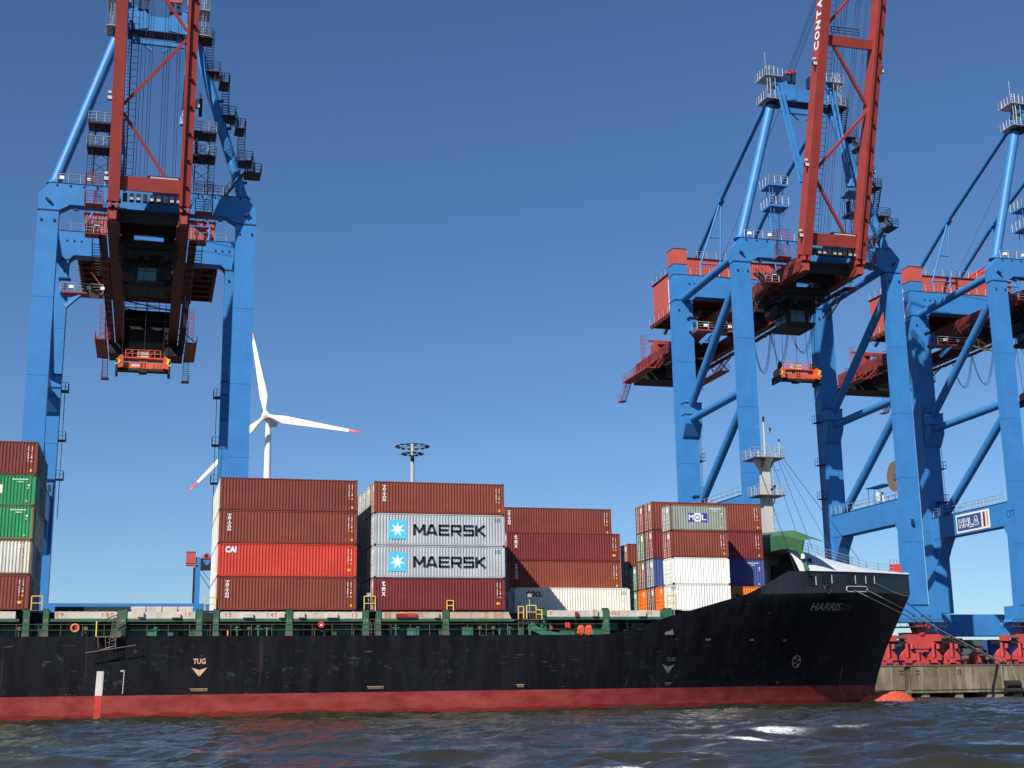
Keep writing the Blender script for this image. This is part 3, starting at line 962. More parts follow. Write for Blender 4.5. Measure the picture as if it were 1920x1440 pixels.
side(False); side(True)
b.build('breakwater', M['greenbw'], ship)
b = MB(); b.box(65.6, 65.8, 124.6, 144.0, 10.52, 14.6); b.build('forecastle_bulkhead', M['shade'], ship)  # dark backing paints the shaded interior under the whaleback
b = MB(); b.tube((63.6, 122.2, 14.3), (63.6, 122.2, 14.75), 0.22, 10, 0, 0.16); b.build('deck_lamp', M['white'], ship)
b = MB()
b.tube((81.0, CY - 0.7, 14.1), (81.0, CY + 0.7, 14.1), 0.4, 12); b.box(80.7, 81.5, CY - 0.9, CY - 0.7, 13.7, 14.9); b.box(80.9, 81.7, CY - 0.5, CY + 0.6, 14.2, 15.0)
for k in range(3): b.tube((80.7 + 0.4 * k, CY, 15.0), (80.6 + 0.45 * k, CY, 15.6), 0.04, 5)
b.build('windlass', M['bogie'], ship)

# foremast
b = MB()
mx, my = 65.85, CY
def sect(z, wx, wy): return [(mx - wx, my - wy, z), (mx + wx, my - wy, z), (mx + wx, my + wy, z), (mx - wx, my + wy, z)]
prof = [(10.5, 0.72, 0.62), (19, 0.56, 0.5), (22.6, 0.5, 0.46), (25.4, 0.44, 0.42), (26.5, 0.44, 0.42)]
for (z0, a0, c0), (z1, a1, c1) in zip(prof[:-1], prof[1:]):
    b.mesh(sect(z0, a0, c0) + sect(z1, a1, c1), [(0, 1, 5, 4), (1, 2, 6, 5), (2, 3, 7, 6), (3, 0, 4, 7)])
b.prism([(mx - 0.44, 25.3), (mx + 0.44, 25.3), (mx + 1.25, 26.45), (mx - 1.25, 26.45)], 'y', my - 0.42, my + 0.42)
b.prism([(my - 0.42, 25.3), (my + 0.42, 25.3), (my + 1.2, 26.44), (my - 1.6, 26.44)], 'x', mx - 0.4, mx + 0.4)
mast = b.build('foremast', M['mast'], ship)
def mplat(z, x0, x1, y0, y1):
    b = MB(); b.box(x0, x1, y0, y1, z, z + 0.08, 1)
    for p, q in (((x0, y0), (x1, y0)), ((x1, y0), (x1, y1)), ((x1, y1), (x0, y1)), ((x0, y1), (x0, y0))):
        b.rail((p[0], p[1], z + 0.08), (q[0], q[1], z + 0.08), 1.05, 4, 0.03, 0, 2)
    for k in (-0.6, 0, 0.6): b.bar((mx + k, my - 0.45, z - 0.9), (mx + k, y0 + 0.1, z), 0.06, 0.06, 1)
    b.build('mast_platform', [M['mast'], M['steel']], mast)
mplat(26.45, 64.0, 67.7, 132.7, 136.0)
mplat(22.3, 64.3, 67.6, 132.9, 135.6)
b = MB()
b.tube((mx - 0.2, my - 0.8, 26.5), (mx - 0.2, my - 0.8, 30.6), 0.16, 8, 0, 0.1); b.bar((mx - 0.2, my - 0.8, 28.6), (mx + 0.9, my - 0.8, 26.6), 0.1, 0.1)
b.tube((mx - 0.2, my - 0.8, 30.6), (mx - 0.2, my - 0.8, 31.2), 0.12, 8, 1); b.box(mx + 0.2, mx + 0.9, my - 1.0, my - 0.6, 29.4, 29.48)
b.tube((mx + 0.55, my - 0.8, 29.48), (mx + 0.55, my - 0.8, 30.0), 0.11, 8, 1); b.tube((mx - 1.3, my - 0.8, 30.0), (mx - 0.2, my - 0.8, 29.9), 0.03, 4)
b.tube((mx + 1.5, my - 0.9, 26.5), (mx + 1.5, my - 0.9, 28.4), 0.07, 6); b.tube((mx + 1.5, my - 0.9, 28.4), (mx + 1.5, my - 0.9, 28.7), 0.1, 6, 1)
b.tube((mx - 1.2, my - 1.2, 26.5), (mx - 1.2, my - 1.2, 27.3), 0.13, 6); b.tube((mx + 0.9, my - 1.2, 22.4), (mx + 0.9, my - 1.2, 22.9), 0.17, 8)
b.tube((mx + 0.1, my - 1.2, 22.9), (mx + 0.6, my - 1.2, 23.4), 0.16, 8, 1)
b.build('mast_light_gear', [M['mast'], M['ink']], mast)
b = MB()
b.ladder((mx + 0.75, my - 0.5, 11), (mx + 0.62, my - 0.45, 26.4), (0, 1, 0), 0.45, 0.35, 0.03)
for z in (12.6, 14.8, 16.8, 18.6, 20.4, 23.8, 25.2): b.tube((mx + 0.7, my - 0.5, z), (mx + 1.7, my - 0.5, z + 0.1), 0.03, 4)
b.build('mast_ladder', M['galv'], mast)
b = MB()
for p, q in (((67.6, 132.9, 26.3), (73.5, 128.6, 15.0)), ((67.2, 132.8, 26.2), (69.5, 126.8, 15.3)), ((67.6, 135.6, 26.3), (73.5, 140, 15.0)), ((64.1, 132.8, 26.3), (62.5, 121.8, 13.0)), ((66.9, 132.9, 26.2), (65.3, 123.3, 15.4))):
    b.tube(p, q, 0.028, 4, cap=False)
b.build('mast_stay', M['rope'], ship)

# mooring lines (top-level: they lead ashore)
def rope_line(p, q, sag, r, label, grp, mat='rope_w'):
    p, q = Vector(p), Vector(q); b = MB(); n_ = 14
    pts = [p.lerp(q, i / n_) - Vector((0, 0, sag * 4 * (i / n_) * (1 - i / n_))) for i in range(n_ + 1)]
    b.path(pts, r, 6)
    tag(b.build('mooring_line', M[mat], None, p), label, 'rope', grp)
g = 'mooring lines at the bow'
def led_line(pts, r, label, grp):
    b = MB(); p = [Vector(q) for q in pts]
    a, c = p[-2], p[-1]
    p = p[:-1] + [a.lerp(c, k / 10) - Vector((0, 0, 0.8 * (k / 10) * (1 - k / 10))) for k in range(1, 11)]
    b.path(p, r, 6)
    tag(b.build('mooring_line', M['rope_w'], None, p[0]), label, 'rope', grp)
led_line([(70.77, 125.25, 11.41), (73.19, 126.85, 10.87), (76.05, 129.1, 10.36), (79.35, 132.0, 9.81), (81.9, 134.05, 9.34), (107.0, 153.2, QZ + 0.4)], 0.06, 'pale mooring line from the left end of the bow chock to the bollard', g)
led_line([(72.79, 126.4, 11.56), (75.76, 128.55, 10.94), (79.73, 132.05, 10.33), (82.13, 134.1, 9.87), (107.2, 153.2, QZ + 0.45)], 0.06, 'pale mooring line from the right end of the bow chock to the bollard', g)
rope_line((82.6, CY + 0.4, 10.8), (107.1, 153.3, QZ + 0.5), 0.6, 0.045, 'dark mooring line from under the bow tip to the bollard', g, 'rope')
b = MB(); b.prism([(-0.3, 0), (0, -0.35), (0.4, 0), (0, 0.35)], 'y', -0.06, 0.06)
o = b.build('rat_guard', M['c_redb'], None); o.location = (87.0, 138.0, 8.3)
tag(o, 'small red rat guard clipped on the mooring line near the bow', 'rat guard')

# life ring and orange rope coils on the side rail
b = MB(); n_, m_ = 24, 8
V = []
for i in range(n_):
    a = 2 * math.pi * i / n_
    for j in range(m_):
        c = 2 * math.pi * j / m_
        rr = 0.30 + 0.085 * math.cos(c)
        V.append((-5.6 + rr * math.cos(a), 119.28 + 0.07 * math.sin(c), 7.42 + rr * math.sin(a)))
b.mesh(V, [(i * m_ + j, ((i + 1) % n_) * m_ + j, ((i + 1) % n_) * m_ + (j + 1) % m_, i * m_ + (j + 1) % m_) for i in range(n_) for j in range(m_)], 0, True)
tag(b.build('life_ring', M['ring'], None, (-5.6, 119.28, 7.42)), 'orange life ring hanging on the ship rail below number 19', 'life ring')
for k, (xc, lab) in enumerate(((39.0, 'left of two orange rope coils hung on the ship rail'), (39.75, 'right of two orange rope coils hung on the ship rail'))):
    b = MB(); rk = random.Random(20 + k)
    for i in range(14):
        x0 = xc - 0.26 + 0.04 * i; w_ = 0.10 + 0.05 * rk.random(); top_ = 7.62 - 0.012 * (i - 7) ** 2 * 0.3 - 0.05 * rk.random()
        pts = []
        for t in np.linspace(0, 2 * math.pi, 13):
            pts.append((x0 + 0.09 * math.sin(t * 2 + i), 119.3 + w_ * math.sin(t) * 0.8, 7.15 + (top_ - 7.15) * math.cos(t)))
        b.path(pts, 0.036, 5)
    tag(b.build('rope_coil', M['coil'], None, (xc, 119.3, 7.2)), lab, 'rope coil', 'orange rope coils on the side rail')
b = MB(); b.tube((15.0, 119.32, 7.68), (15.0, 119.18, 7.68), 0.28, 16); b.box(14.93, 15.07, 119.16, 119.18, 7.58, 7.72, 1)
tag(b.build('hose_reel', [M['c_redb'], M['white']], None, (15, 119.3, 7.68)), 'round red hose reel on the rail under the left red stack', 'hose reel')
b = MB(); b.box(37.6, 37.95, 119.25, 119.4, 7.35, 7.85)
b.tube((37.6, 119.3, 7.4), (37.6, 119.3, 7.85), 0.1, 8)
tag(b.build('fire_box', M['c_redb'], None, (37.7, 119.3, 7.35)), 'small red fire box on the rail left of the orange coils', 'fire box')

# ------------------------------------------------------------------ containers
CW = 2.438
_cm = {}


def corr_profile(L_, y_out, y_in, sgn=1):
    n = int(round(L_ / 0.278)); p = L_ / n
    pts = []
    for i in range(n):
        x = i * p
        pts += [(x, y_out), (x + p * 0.26, y_out), (x + p * 0.5, y_in), (x + p * 0.76, y_in)]
    pts.append((L_, y_out))
    return pts


def local_mesh(key, fn, nm):
    if key not in _cm:
        b = MB(); fn(b)
        o = b.build(nm, [None] * b_nm.get(nm, 1), None, (0, 0, 0))
        me = o.data
        bpy.data.objects.remove(o)
        _cm[key] = me
    return _cm[key]


b_nm = {'frame': 2, 'corrugated_wall': 1, 'door': 1, 'locking_bar': 1, 'code_marking': 3, 'door_sticker': 1}


def inst(nm, me, parent, mats):
    o = bpy.data.objects.new(nm, me)
    COL.objects.link(o)
    o.parent = parent
    for i, m in enumerate(mats):
        o.material_slots[i].link = 'OBJECT'
        o.material_slots[i].material = m
    return o


def frame_geo(L_, H):
    def fn(b):
        for x in (0, L_ - 0.16):
            for y in (0, CW - 0.14):
                b.box(x, x + 0.16, y, y + 0.14, 0.118, H - 0.118)
        for y in (0.004, CW - 0.064):
            b.box(0.16, L_ - 0.16, y, y + 0.06, H - 0.09, H - 0.012)
            b.box(0.16, L_ - 0.16, y + (0.0 if y < 1 else -0.0), y + 0.06, 0.02, 0.085)
            b.box(0.16, L_ - 0.16, y + (0.05 if y < 1 else 0.0), y + (0.06 if y < 1 else 0.01), 0.085, 0.17)
        for x in (0.004, L_ - 0.08):
            b.box(x, x + 0.076, 0.14, CW - 0.14, H - 0.11, H - 0.015); b.box(x, x + 0.076, 0.14, CW - 0.14, 0.02, 0.16)
        for x in (0, L_ - 0.178):
            for y in (0, CW - 0.162):
                b.box(x - 0.003, x + 0.181, y - 0.003, y + 0.165, 0, 0.118, 1); b.box(x - 0.003, x + 0.181, y - 0.003, y + 0.165, H - 0.118, H, 1)
                b.box(x + 0.05, x + 0.13, y + 0.04, y + 0.12, -0.024, 0.0, 1)
        b.box(0.02, L_ - 0.02, 0.03, CW - 0.03, 0.1, 0.16)
    return fn


def wall_geo(L_, H, doors):
    def fn(b):
        for y_o, y_i in ((0.006, 0.062), (CW - 0.006, CW - 0.062)):
            pts = [(x + 0.16, y) for x, y in corr_profile(L_ - 0.32, y_o, y_i)]
            for (xa, ya), (xb, yb) in zip(pts[:-1], pts[1:]):
                q = [(xa, ya, 0.165), (xb, yb, 0.165), (xb, yb, H - 0.09), (xa, ya, H - 0.09)]
                b.face(q if y_o < 1 else q[::-1])
        ends = (L_ - 0.02,) if doors else (0.02, L_ - 0.02)
        for xo in ends:
            xi = xo - 0.06 if xo > 1 else xo + 0.06
            pts = [(y + 0.14, x) for y, x in corr_profile(CW - 0.28, xo, xi)]
            for (ya, xa), (yb, xb) in zip(pts[:-1], pts[1:]):
                q = [(xa, ya, 0.16), (xb, yb, 0.16), (xb, yb, H - 0.11), (xa, ya, H - 0.11)]
                b.face(q if xo > 1 else q[::-1])
        n = int(L_ / 0.55)
        for i in range(n):
            xa, xb = 0.1 + i * (L_ - 0.2) / n, 0.1 + (i + 1) * (L_ - 0.2) / n
            xm = xa + (xb - xa) * 0.5
            b.face([(xa, 0.06, H - 0.03), (xm, 0.06, H - 0.03), (xm, CW - 0.06, H - 0.03), (xa, CW - 0.06, H - 0.03)])
            b.face([(xm, 0.06, H - 0.055), (xb, 0.06, H - 0.055), (xb, CW - 0.06, H - 0.055), (xm, CW - 0.06, H - 0.055)])
    return fn


def door_geo(H, k):
    y0 = 0.15 + k * 1.075; y1 = y0 + 1.063
    def fn(b):
        b.box(0.045, 0.09, y0, y1, 0.165, H - 0.115)
        for i in range(5):      # pressed bands
            z = 0.3 + i * (H - 0.6) / 5
            b.box(0.025, 0.045, y0 + 0.06, y1 - 0.06, z, z + (H - 0.6) / 5 * 0.62)
        for z in (0.45, H * 0.37, H * 0.63, H - 0.5):
            yy = y0 if k == 0 else y1 - 0.12
            b.box(0.0, 0.05, yy, yy + 0.12, z, z + 0.12)
    return fn


def bar_geo(H, k, j):
    y = 0.15 + k * 1.075 + (0.33, 0.78)[j]
    def fn(b):
        b.tube((-0.005, y, 0.12), (-0.005, y, H - 0.08), 0.028, 6)
        b.box(-0.03, 0.03, y - 0.07, y + 0.07, 0.1, 0.19); b.box(-0.03, 0.03, y - 0.07, y + 0.07, H - 0.16, H - 0.07)
        for z in (H * 0.3, H * 0.55, H * 0.78): b.box(-0.02, 0.03, y - 0.06, y + 0.06, z, z + 0.07)
        b.box(-0.03, 0.0, y - 0.02 - 0.28 * (1 - 2 * j) * 0, y + 0.3 * (1 if k == 0 else -1) * (0.6), H * 0.42, H * 0.42 + 0.05)
    return fn


def code_geo(L_, H, style):
    rg_ = random.Random(int(L_ * 10 + style * 7))
    def fn(b):
        def q(x, z, w_, h_, m=0): b.face([(x, 0.0, z), (x + w_, 0.0, z), (x + w_, 0.0, z + h_), (x, 0.0, z + h_)], m)
        R_ = L_
        if style in (0, 1):     # two vertical columns of characters plus stickers
            z = H * 0.83
            for i in range(13):
                h_ = 0.075
                if i not in (4, 11): q(R_ - 0.80, z - i * 0.105, 0.05 + 0.03 * rg_.random(), h_)
            for i in range(6): q(R_ - 0.50, z - i * 0.085, 0.045 + 0.02 * rg_.random(), 0.055)
            q(R_ - 0.53, z - 0.72, 0.1, 0.12, 1); q(R_ - 0.53, z - 0.95, 0.1, 0.14, 0)
            b.face([(R_ - 0.58, 0, z - 1.3), (R_ - 0.38, 0, z - 1.3), (R_ - 0.48, 0, z - 1.1)], 2)
            if style == 0: q(R_ - 0.56, 0.28, 0.18, 0.22, 1)
            else: q(R_ - 0.86, 0.5, 0.33, 0.22, 1)
        elif style == 2:        # horizontal code at the upper right
            for i in range(11): q(R_ - 1.9 + i * 0.12, H - 0.42, 0.075, 0.1)
            for i in range(4): q(R_ - 1.45 + i * 0.12, H - 0.62, 0.07, 0.09)
            q(R_ - 0.62, H - 0.95, 0.14, 0.16); q(R_ - 0.64, H - 1.2, 0.13, 0.16, 1)
            b.face([(R_ - 0.78, 0, 0.3), (R_ - 0.56, 0, 0.3), (R_ - 0.67, 0, 0.53)], 2)
        elif style == 3:        # dark code, small yellow marks
            for i in range(9): q(R_ - 0.95 + (i % 3) * 0.2, H - 0.4 - (i // 3) * 0.13, 0.1, 0.07)
            b.face([(R_ - 0.78, 0, H - 1.35), (R_ - 0.58, 0, H - 1.35), (R_ - 0.68, 0, H - 1.15)], 2)
            q(R_ - 0.76, H - 2.2, 0.14, 0.16, 1)
    return fn


def put_parts(root, L_, H, body, frame, doors=True, doormat=None, bars='bar', code=None, codemat=None, sticker=None):
    kf = (L_, H)
    inst('frame', local_mesh(('f',) + kf, frame_geo(L_, H), 'frame'), root, [M[frame], M['cast']])
    inst('corrugated_wall', local_mesh(('w', doors) + kf, wall_geo(L_, H, doors), 'corrugated_wall'), root, [M[body]])
    if doors:
        for k in (0, 1):
            d = inst('door', local_mesh(('d', H, k), door_geo(H, k), 'door'), root, [M[doormat or body]])
            for j in (0, 1):
                inst('locking_bar', local_mesh(('b', H, k, j), bar_geo(H, k, j), 'locking_bar'), d, [M[bars]])
            if k == 0 or sticker:
                def st(b, k=k):
                    y = 0.15 + k * 1.075
                    b.face([(0.018, y + 0.95, H * 0.7), (0.018, y + 0.5, H * 0.7), (0.018, y + 0.5, H * 0.9), (0.018, y + 0.95, H * 0.9)])
                    b.face([(0.018, y + 0.95, H * 0.48), (0.018, y + 0.8, H * 0.48), (0.018, y + 0.8, H * 0.56), (0.018, y + 0.95, H * 0.56)])
                inst('door_sticker', local_mesh(('s', H, k), st, 'door_sticker'), d, [M[sticker or 'white']])
    if code is not None:
        inst('code_marking', local_mesh(('c', L_, H, code), code_geo(L_, H, code), 'code_marking'), root, [M[codemat or 'white'], M['hazard'], M['hazard']])


def container(x0, y0, z0, L_, H, color, label, group, logo=None, **kw):
    t = thing('shipping_container', label, 'container', (x0, y0, z0), group)
    fr = kw.pop('frame', 'c_' + color)
    put_parts(t, L_, H, 'c_' + color, fr, **kw)
    if logo: logo(t, x0, y0 - 0.003, z0, H)
    return t


def side_text(t, s, x, z, w_, h_, y, mat, bold=0.02, nm='lettering', spacing=1.0):
    b = MB()
    put_text(b, s, lambda u, v: (x + u * w_, y, z + v * h_), bold, 0, spacing)
    return b.build(nm, mat, t)


def serif(b, x, y, z, w_, h_, ch):
    """slab-serif capital drawn with bars inside the box x..x+w, z..z+h"""
    k, s = w_ * 0.24, h_ * 0.16
    def q(x0, x1, z0, z1): b.face([(x + x0 * w_, y, z + z0 * h_), (x + x1 * w_, y, z + z0 * h_), (x + x1 * w_, y, z + z1 * h_), (x + x0 * w_, y, z + z1 * h_)])
    def d(p, r, th): 
        (xa, za), (xb, zb) = p, r
        b.face([(x + (xa - th) * w_, y, z + za * h_), (x + (xa + th) * w_, y, z + za * h_), (x + (xb + th) * w_, y, z + zb * h_), (x + (xb - th) * w_, y, z + zb * h_)])
    if ch == 'T': q(0, 1, 0.82, 1); q(0.38, 0.62, 0.1, 0.82); q(0.2, 0.8, 0, 0.12); q(0, 0.16, 0.62, 0.82); q(0.84, 1, 0.62, 0.82)
    if ch == 'I': q(0.38, 0.62, 0, 1); q(0.2, 0.8, 0, 0.13); q(0.2, 0.8, 0.87, 1)
    if ch == 'R': q(0.12, 0.36, 0, 1); q(0, 0.5, 0, 0.12); q(0.36, 0.85, 0.84, 1); q(0.72, 0.95, 0.55, 0.84); q(0.36, 0.85, 0.42, 0.56); d((0.85, 0), (0.5, 0.42), 0.14)
    if ch == 'N': q(0.06, 0.26, 0, 1); q(0.74, 0.94, 0, 1); d((0.8, 0), (0.2, 1), 0.15); q(0, 0.34, 0, 0.1); q(0.66, 1, 0.9, 1)
    if ch == 'O':
        n = 16
        for i in range(n):
            a, c = i * 2 * math.pi / n, (i + 1) * 2 * math.pi / n
            P = lambda r, t: (x + (0.5 + 0.5 * r * math.cos(t)) * w_, y, z + (0.5 + 0.5 * r * math.sin(t)) * h_)
            b.face([P(1, a), P(1, c), P(0.52, c), P(0.52, a)])


STK = {'M': [((0.09, 0), (0.09, 1)), ((0.91, 0), (0.91, 1)), ((0.12, 0.97), (0.5, 0.25)), ((0.88, 0.97), (0.5, 0.25))],
       'A': [((0.07, 0), (0.44, 1)), ((0.93, 0), (0.56, 1)), ((0.22, 0.25), (0.78, 0.25)), ((0.40, 0.91), (0.60, 0.91))],
       'E': [((0.1, 0), (0.1, 1)), ((0.02, 0.09), (1, 0.09)), ((0.02, 0.91), (1, 0.91)), ((0.1, 0.5), (0.9, 0.5))],
       'R': [((0.1, 0), (0.1, 1)), ((0.02, 0.91), (0.88, 0.91)), ((0.88, 0.98), (0.88, 0.38)), ((0.02, 0.42), (0.94, 0.42)), ((0.52, 0.42), (0.92, 0))],
       'S': [((0.02, 0.09), (0.95, 0.09)), ((0.9, 0.02), (0.9, 0.56)), ((0.05, 0.51), (0.95, 0.51)), ((0.1, 0.46), (0.1, 0.98)), ((0.05, 0.91), (0.98, 0.91))],
       'K': [((0.1, 0), (0.1, 1)), ((0.18, 0.48), (0.86, 1)), ((0.3, 0.55), (0.9, 0))],
       'H': [((0.14, 0), (0.14, 1)), ((0.86, 0), (0.86, 1)), ((0.14, 0.5), (0.86, 0.5))],
       'L': [((0.14, 0), (0.14, 1)), ((0.05, 0.09), (0.95, 0.09))]}


def stroke(b, ch, fn, w_, h_, th, m=0):
    """block letter from straight strokes; fn maps metres (x, z) inside the w x h box to world"""
    for (xa, za), (xb, zb) in STK[ch]:
        p, q = Vector((xa * w_, za * h_)), Vector((xb * w_, zb * h_))
        d = (q - p).normalized(); n = Vector((-d.y, d.x)) * th / 2
        b.face([fn(*(p + n)), fn(*(p - n)), fn(*(q - n)), fn(*(q + n))], m)


def logo_triton(t, x0, y, z0, H):
    b = MB(); h_ = 0.225; zt = z0 + H - 0.33
    for i, ch in enumerate('TRITON'):
        serif(b, x0 + 0.72, y, zt - (i + 1) * (h_ + 0.03), 0.34, h_, ch)
    b.build('lettering', M['white'], t)


def logo_tex(t, x0, y, z0, H):
    zt = z0 + H - 0.3
    for i, (ch, h_) in enumerate((('t', 0.45), ('e', 0.36), ('x', 0.36))):
        z = zt - (0.45 + i * 0.44)
        side_text(t, ch, x0 + 0.72, z, 0.34, h_, y, M['white'], 0.02)


def logo_cai(t, x0, y, z0, H): side_text(t, 'CAI', x0 + 0.62, z0 + H - 0.85, 0.95, 0.55, y, M['white'], 0.05, spacing=0.92)


def logo_star(t, x0, y, z0, H):
    zc = z0 + H * 0.49; xs_ = x0 + 1.32; s = 1.62; hz_ = 1.74
    b = MB(); r = 0.18; pts = []
    for cx_, cz_, a0 in ((s - r, hz_ - r, 0), (r, hz_ - r, 90), (r, r, 180), (s - r, r, 270)):
        for k in range(5):
            a = R(a0 + k * 22.5); pts.append((xs_ + cx_ + r * math.cos(a), y, zc - hz_ / 2 + cz_ + r * math.sin(a)))
    b.face(pts)
    b.build('logo_panel', M['cyan'], t)
    b = MB(); c = (xs_ + s / 2, y - 0.004, zc)
    for i in range(7):
        a = math.pi / 2 + i * 2 * math.pi / 7
        P = lambda r_, t_: (c[0] + r_ * math.cos(t_), c[1], c[2] + r_ * math.sin(t_))
        b.face([c, P(0.29, a - math.pi / 7), P(0.72, a), P(0.29, a + math.pi / 7)])
    b.build('logo_star', M['white'], t)
    b = MB(); xw = x0 + 3.6; wd = 6.95; n = 6; cw = wd / n * 0.9
    for i, ch in enumerate('MAERSK'):
        stroke(b, ch, lambda x_, z_, i=i: (xw + i * wd / n + x_, y - 0.002 - 0.0003 * i, zc - 0.5 + z_), cw * (1.06 if ch == 'M' else 1.0), 1.0, 0.2)
    b.build('lettering', M['ink'], t)


def logo_mol(t, x0, y, z0, H):
    zc = z0 + H * 0.52; x = x0 + 1.85; s = 0.69
    for i, ch in enumerate('MOL'):
        b = MB(); b.face([(x + i * s, y, zc - 0.42), (x + (i + 1) * s, y, zc - 0.42), (x + (i + 1) * s, y, zc + 0.42), (x + i * s, y, zc + 0.42)])
        b.build('logo_panel', M['white'] if i == 1 else M['mblue'], t)
        side_text(t, ch, x + i * s + 0.09, zc - 0.27, s - 0.18, 0.54, y - 0.004, M['mblue'] if i == 1 else M['white'], 0.02)


def logo_oocl(t, x0, y, z0, H): side_text(t, 'OOCL', x0 + 1.2, z0 + H - 0.92, 1.65, 0.54, y, M['oocl'], 0.06)


def logo_block(t, x0, y, z0, H):
    b = MB(); b.face([(x0 + 7.6, y, z0 + H - 1.6), (x0 + 9.55, y, z0 + H - 1.6), (x0 + 9.55, y, z0 + H - 0.85), (x0 + 7.6, y, z0 + H - 0.85)])
    b.build('logo_panel', M['white'], t)


def stack(x0, y0, z0, tiers, group):
    z = z0
    for L_, H, color, label, kw in tiers:
        container(x0, y0, z, L_, H, color, label, group, **kw)
        z += H + 0.024
    return z


F40, F20, HC, ST = 12.192, 6.058, 2.896, 2.591
Y1 = 119.64
ORD = ['front', 'second', 'third', 'fourth', 'fifth', 'sixth', 'seventh']
TIER = ['bottom', 'second', 'third', 'top']
# far-left stack
G0 = 'containers in the stack at the left edge'
X0 = -9.5 - F40
stack(X0, Y1, 8.97, [
    (F40, HC, 'brown2', 'red-brown container at the bottom of the stack at the left edge', dict(code=1, doors=False)),
    (F40, HC, 'oldwhite', 'rust-streaked dirty white container in the stack at the left edge', dict(code=3, doors=False, frame='c_frame_rust')),
    (F40, HC, 'green', 'lower of the two bright green containers at the left edge', dict(code=2, doors=False, frame='c_frame_rust')),
    (F40, ST, 'green', 'upper green container with a white block mark at the left edge', dict(code=2, doors=False, logo=logo_block)),
    (F40, HC, 'brown', 'brown container on top of the stack at the left edge', dict(code=0, doors=False))], G0)
cols0 = [['brownd', 'slate', 'greyd', 'slate', 'teal'], ['slate', 'blue', 'greyd', 'teal', 'teal'], ['slate', 'blue', 'sage', 'teal', 'dgreen'], ['blue', 'slate', 'greyd', 'teal', 'blue']]
names = {'brownd': 'dark brown', 'slate': 'slate grey', 'greyd': 'dull grey', 'teal': 'dark teal', 'blue': 'dark blue', 'sage': 'grey-green', 'dgreen': 'dark green', 'oldwhite': 'dirty white', 'brown': 'brown', 'brown2': 'red-brown', 'maroon': 'maroon', 'orange': 'orange', 'white': 'white'}
T5 = ['bottom', 'second', 'middle', 'fourth', 'top']
for r_ in range(4):
    stack(X0, Y1 + 2.5 * (r_ + 1), 8.97, [(F40, HC if k != 3 else ST, cols0[r_][k], '%s end, %s tier, %s row back in the stack at the left edge' % (names[cols0[r_][k]], T5[k], ORD[r_ + 1]), dict(doors=False)) for k in range(5)], G0)

# stack with the bright red container
G1 = 'containers in the all-red stack'
X1 = 5.94
stack(X1, Y1, 8.97, [
    (F40, HC, 'brown2', 'bottom red-brown container with stacked white letters, under the bright red one', dict(code=0, logo=logo_triton)),
    (F40, HC, 'redb', 'bright red container with three white letters at its upper left', dict(code=1, logo=logo_cai)),
    (F40, HC, 'brown2', 'red-brown container with stacked white letters, resting on the bright red one', dict(code=0, logo=logo_triton)),
    (F40, HC, 'brown', 'plain maroon-brown container without a name, on top of the bright red stack', dict(code=0))], G1)
cols1 = [['greyd', 'oldwhite', 'oldwhite', 'greyd'], ['oldwhite', 'oldwhite', 'greyd', 'oldwhite'], ['oldwhite', 'greyd', 'oldwhite', 'greyd'], ['greyd', 'oldwhite', 'greyd', 'greyd']]
for r_ in range(4):
    stack(X1, Y1 + 2.5 * (r_ + 1), 8.97, [(F40, HC, cols1[r_][k], '%s door end, %s tier, %s row back behind the bright red container stack' % (names[cols1[r_][k]], TIER[k], ORD[r_ + 1]), dict(bars='barw')) for k in range(4)], G1)

# stack with the two grey star containers
G2 = 'containers in the stack with the grey pair'
X2 = 19.71
stack(X2, Y1, 8.97, [
    (F40, HC, 'maroon', 'maroon container with three lowercase white letters, under the grey star pair', dict(code=1, logo=logo_tex)),
    (F40, HC, 'grey', 'lower of two grey containers with a blue star panel and big black letters', dict(code=3, codemat='ink', logo=logo_star, bars='barw')),
    (F40, HC, 'grey', 'upper of two grey containers with a blue star panel and big black letters', dict(code=3, codemat='ink', logo=logo_star, bars='barw')),
    (F40, HC, 'brown2', 'red-brown container with stacked white letters, on top of the grey star pair', dict(code=0, logo=logo_triton))], G2)
cols2 = [['brownd', 'slate', 'brownd', 'greyd'], ['slate', 'brownd', 'greyd', 'sage'], ['brownd', 'brownd', 'slate', 'greyd'], ['slate', 'brownd', 'brownd', 'brownd']]
for r_ in range(4):
    stack(X2, Y1 + 2.5 * (r_ + 1), 8.97, [(F40, HC, cols2[r_][k], '%s door end, %s tier, %s row back behind the grey star containers' % (names[cols2[r_][k]], TIER[k], ORD[r_ + 1]), dict(bars='barw')) for k in range(4)], G2)

# stepped stack with the cream container
G3 = 'containers in the stepped stack'
X3 = 35.55
M['slate_ink'] = M['ink']
stack(X3, 129.65, 9.25, [(F40, ST, 'cream', 'cream container with four dark red letters, lowest of the stepped stack', dict(code=3, codemat='slate_ink', logo=logo_oocl, bars='barw'))], G3)
stack(X3, 132.15, 9.25, [
    (F40, ST, 'brownd', 'brown container hidden behind the cream one, bottom of the second row', dict()),
    (F40, HC, 'brown2', 'orange-brown container with stacked white letters, just above the cream one', dict(code=0, logo=logo_triton)),
    (F40, HC, 'maroon', 'maroon container with three lowercase white letters, in the stepped stack', dict(code=1, logo=logo_tex))], G3)
stack(X3, 134.65, 9.25, [
    (F40, ST, 'brownd', 'brown container at the bottom of the rearmost row of the stepped stack', dict()),
    (F40, HC, 'maroon', 'maroon container, second from bottom in the rearmost row of the stepped stack', dict()),
    (F40, HC, 'brownd', 'dark brown container, third from bottom in the rearmost row of the stepped stack', dict()),
    (F40, HC, 'brown', 'brown container with stacked white letters, on top of the stepped stack', dict(code=0, logo=logo_triton))], G3)

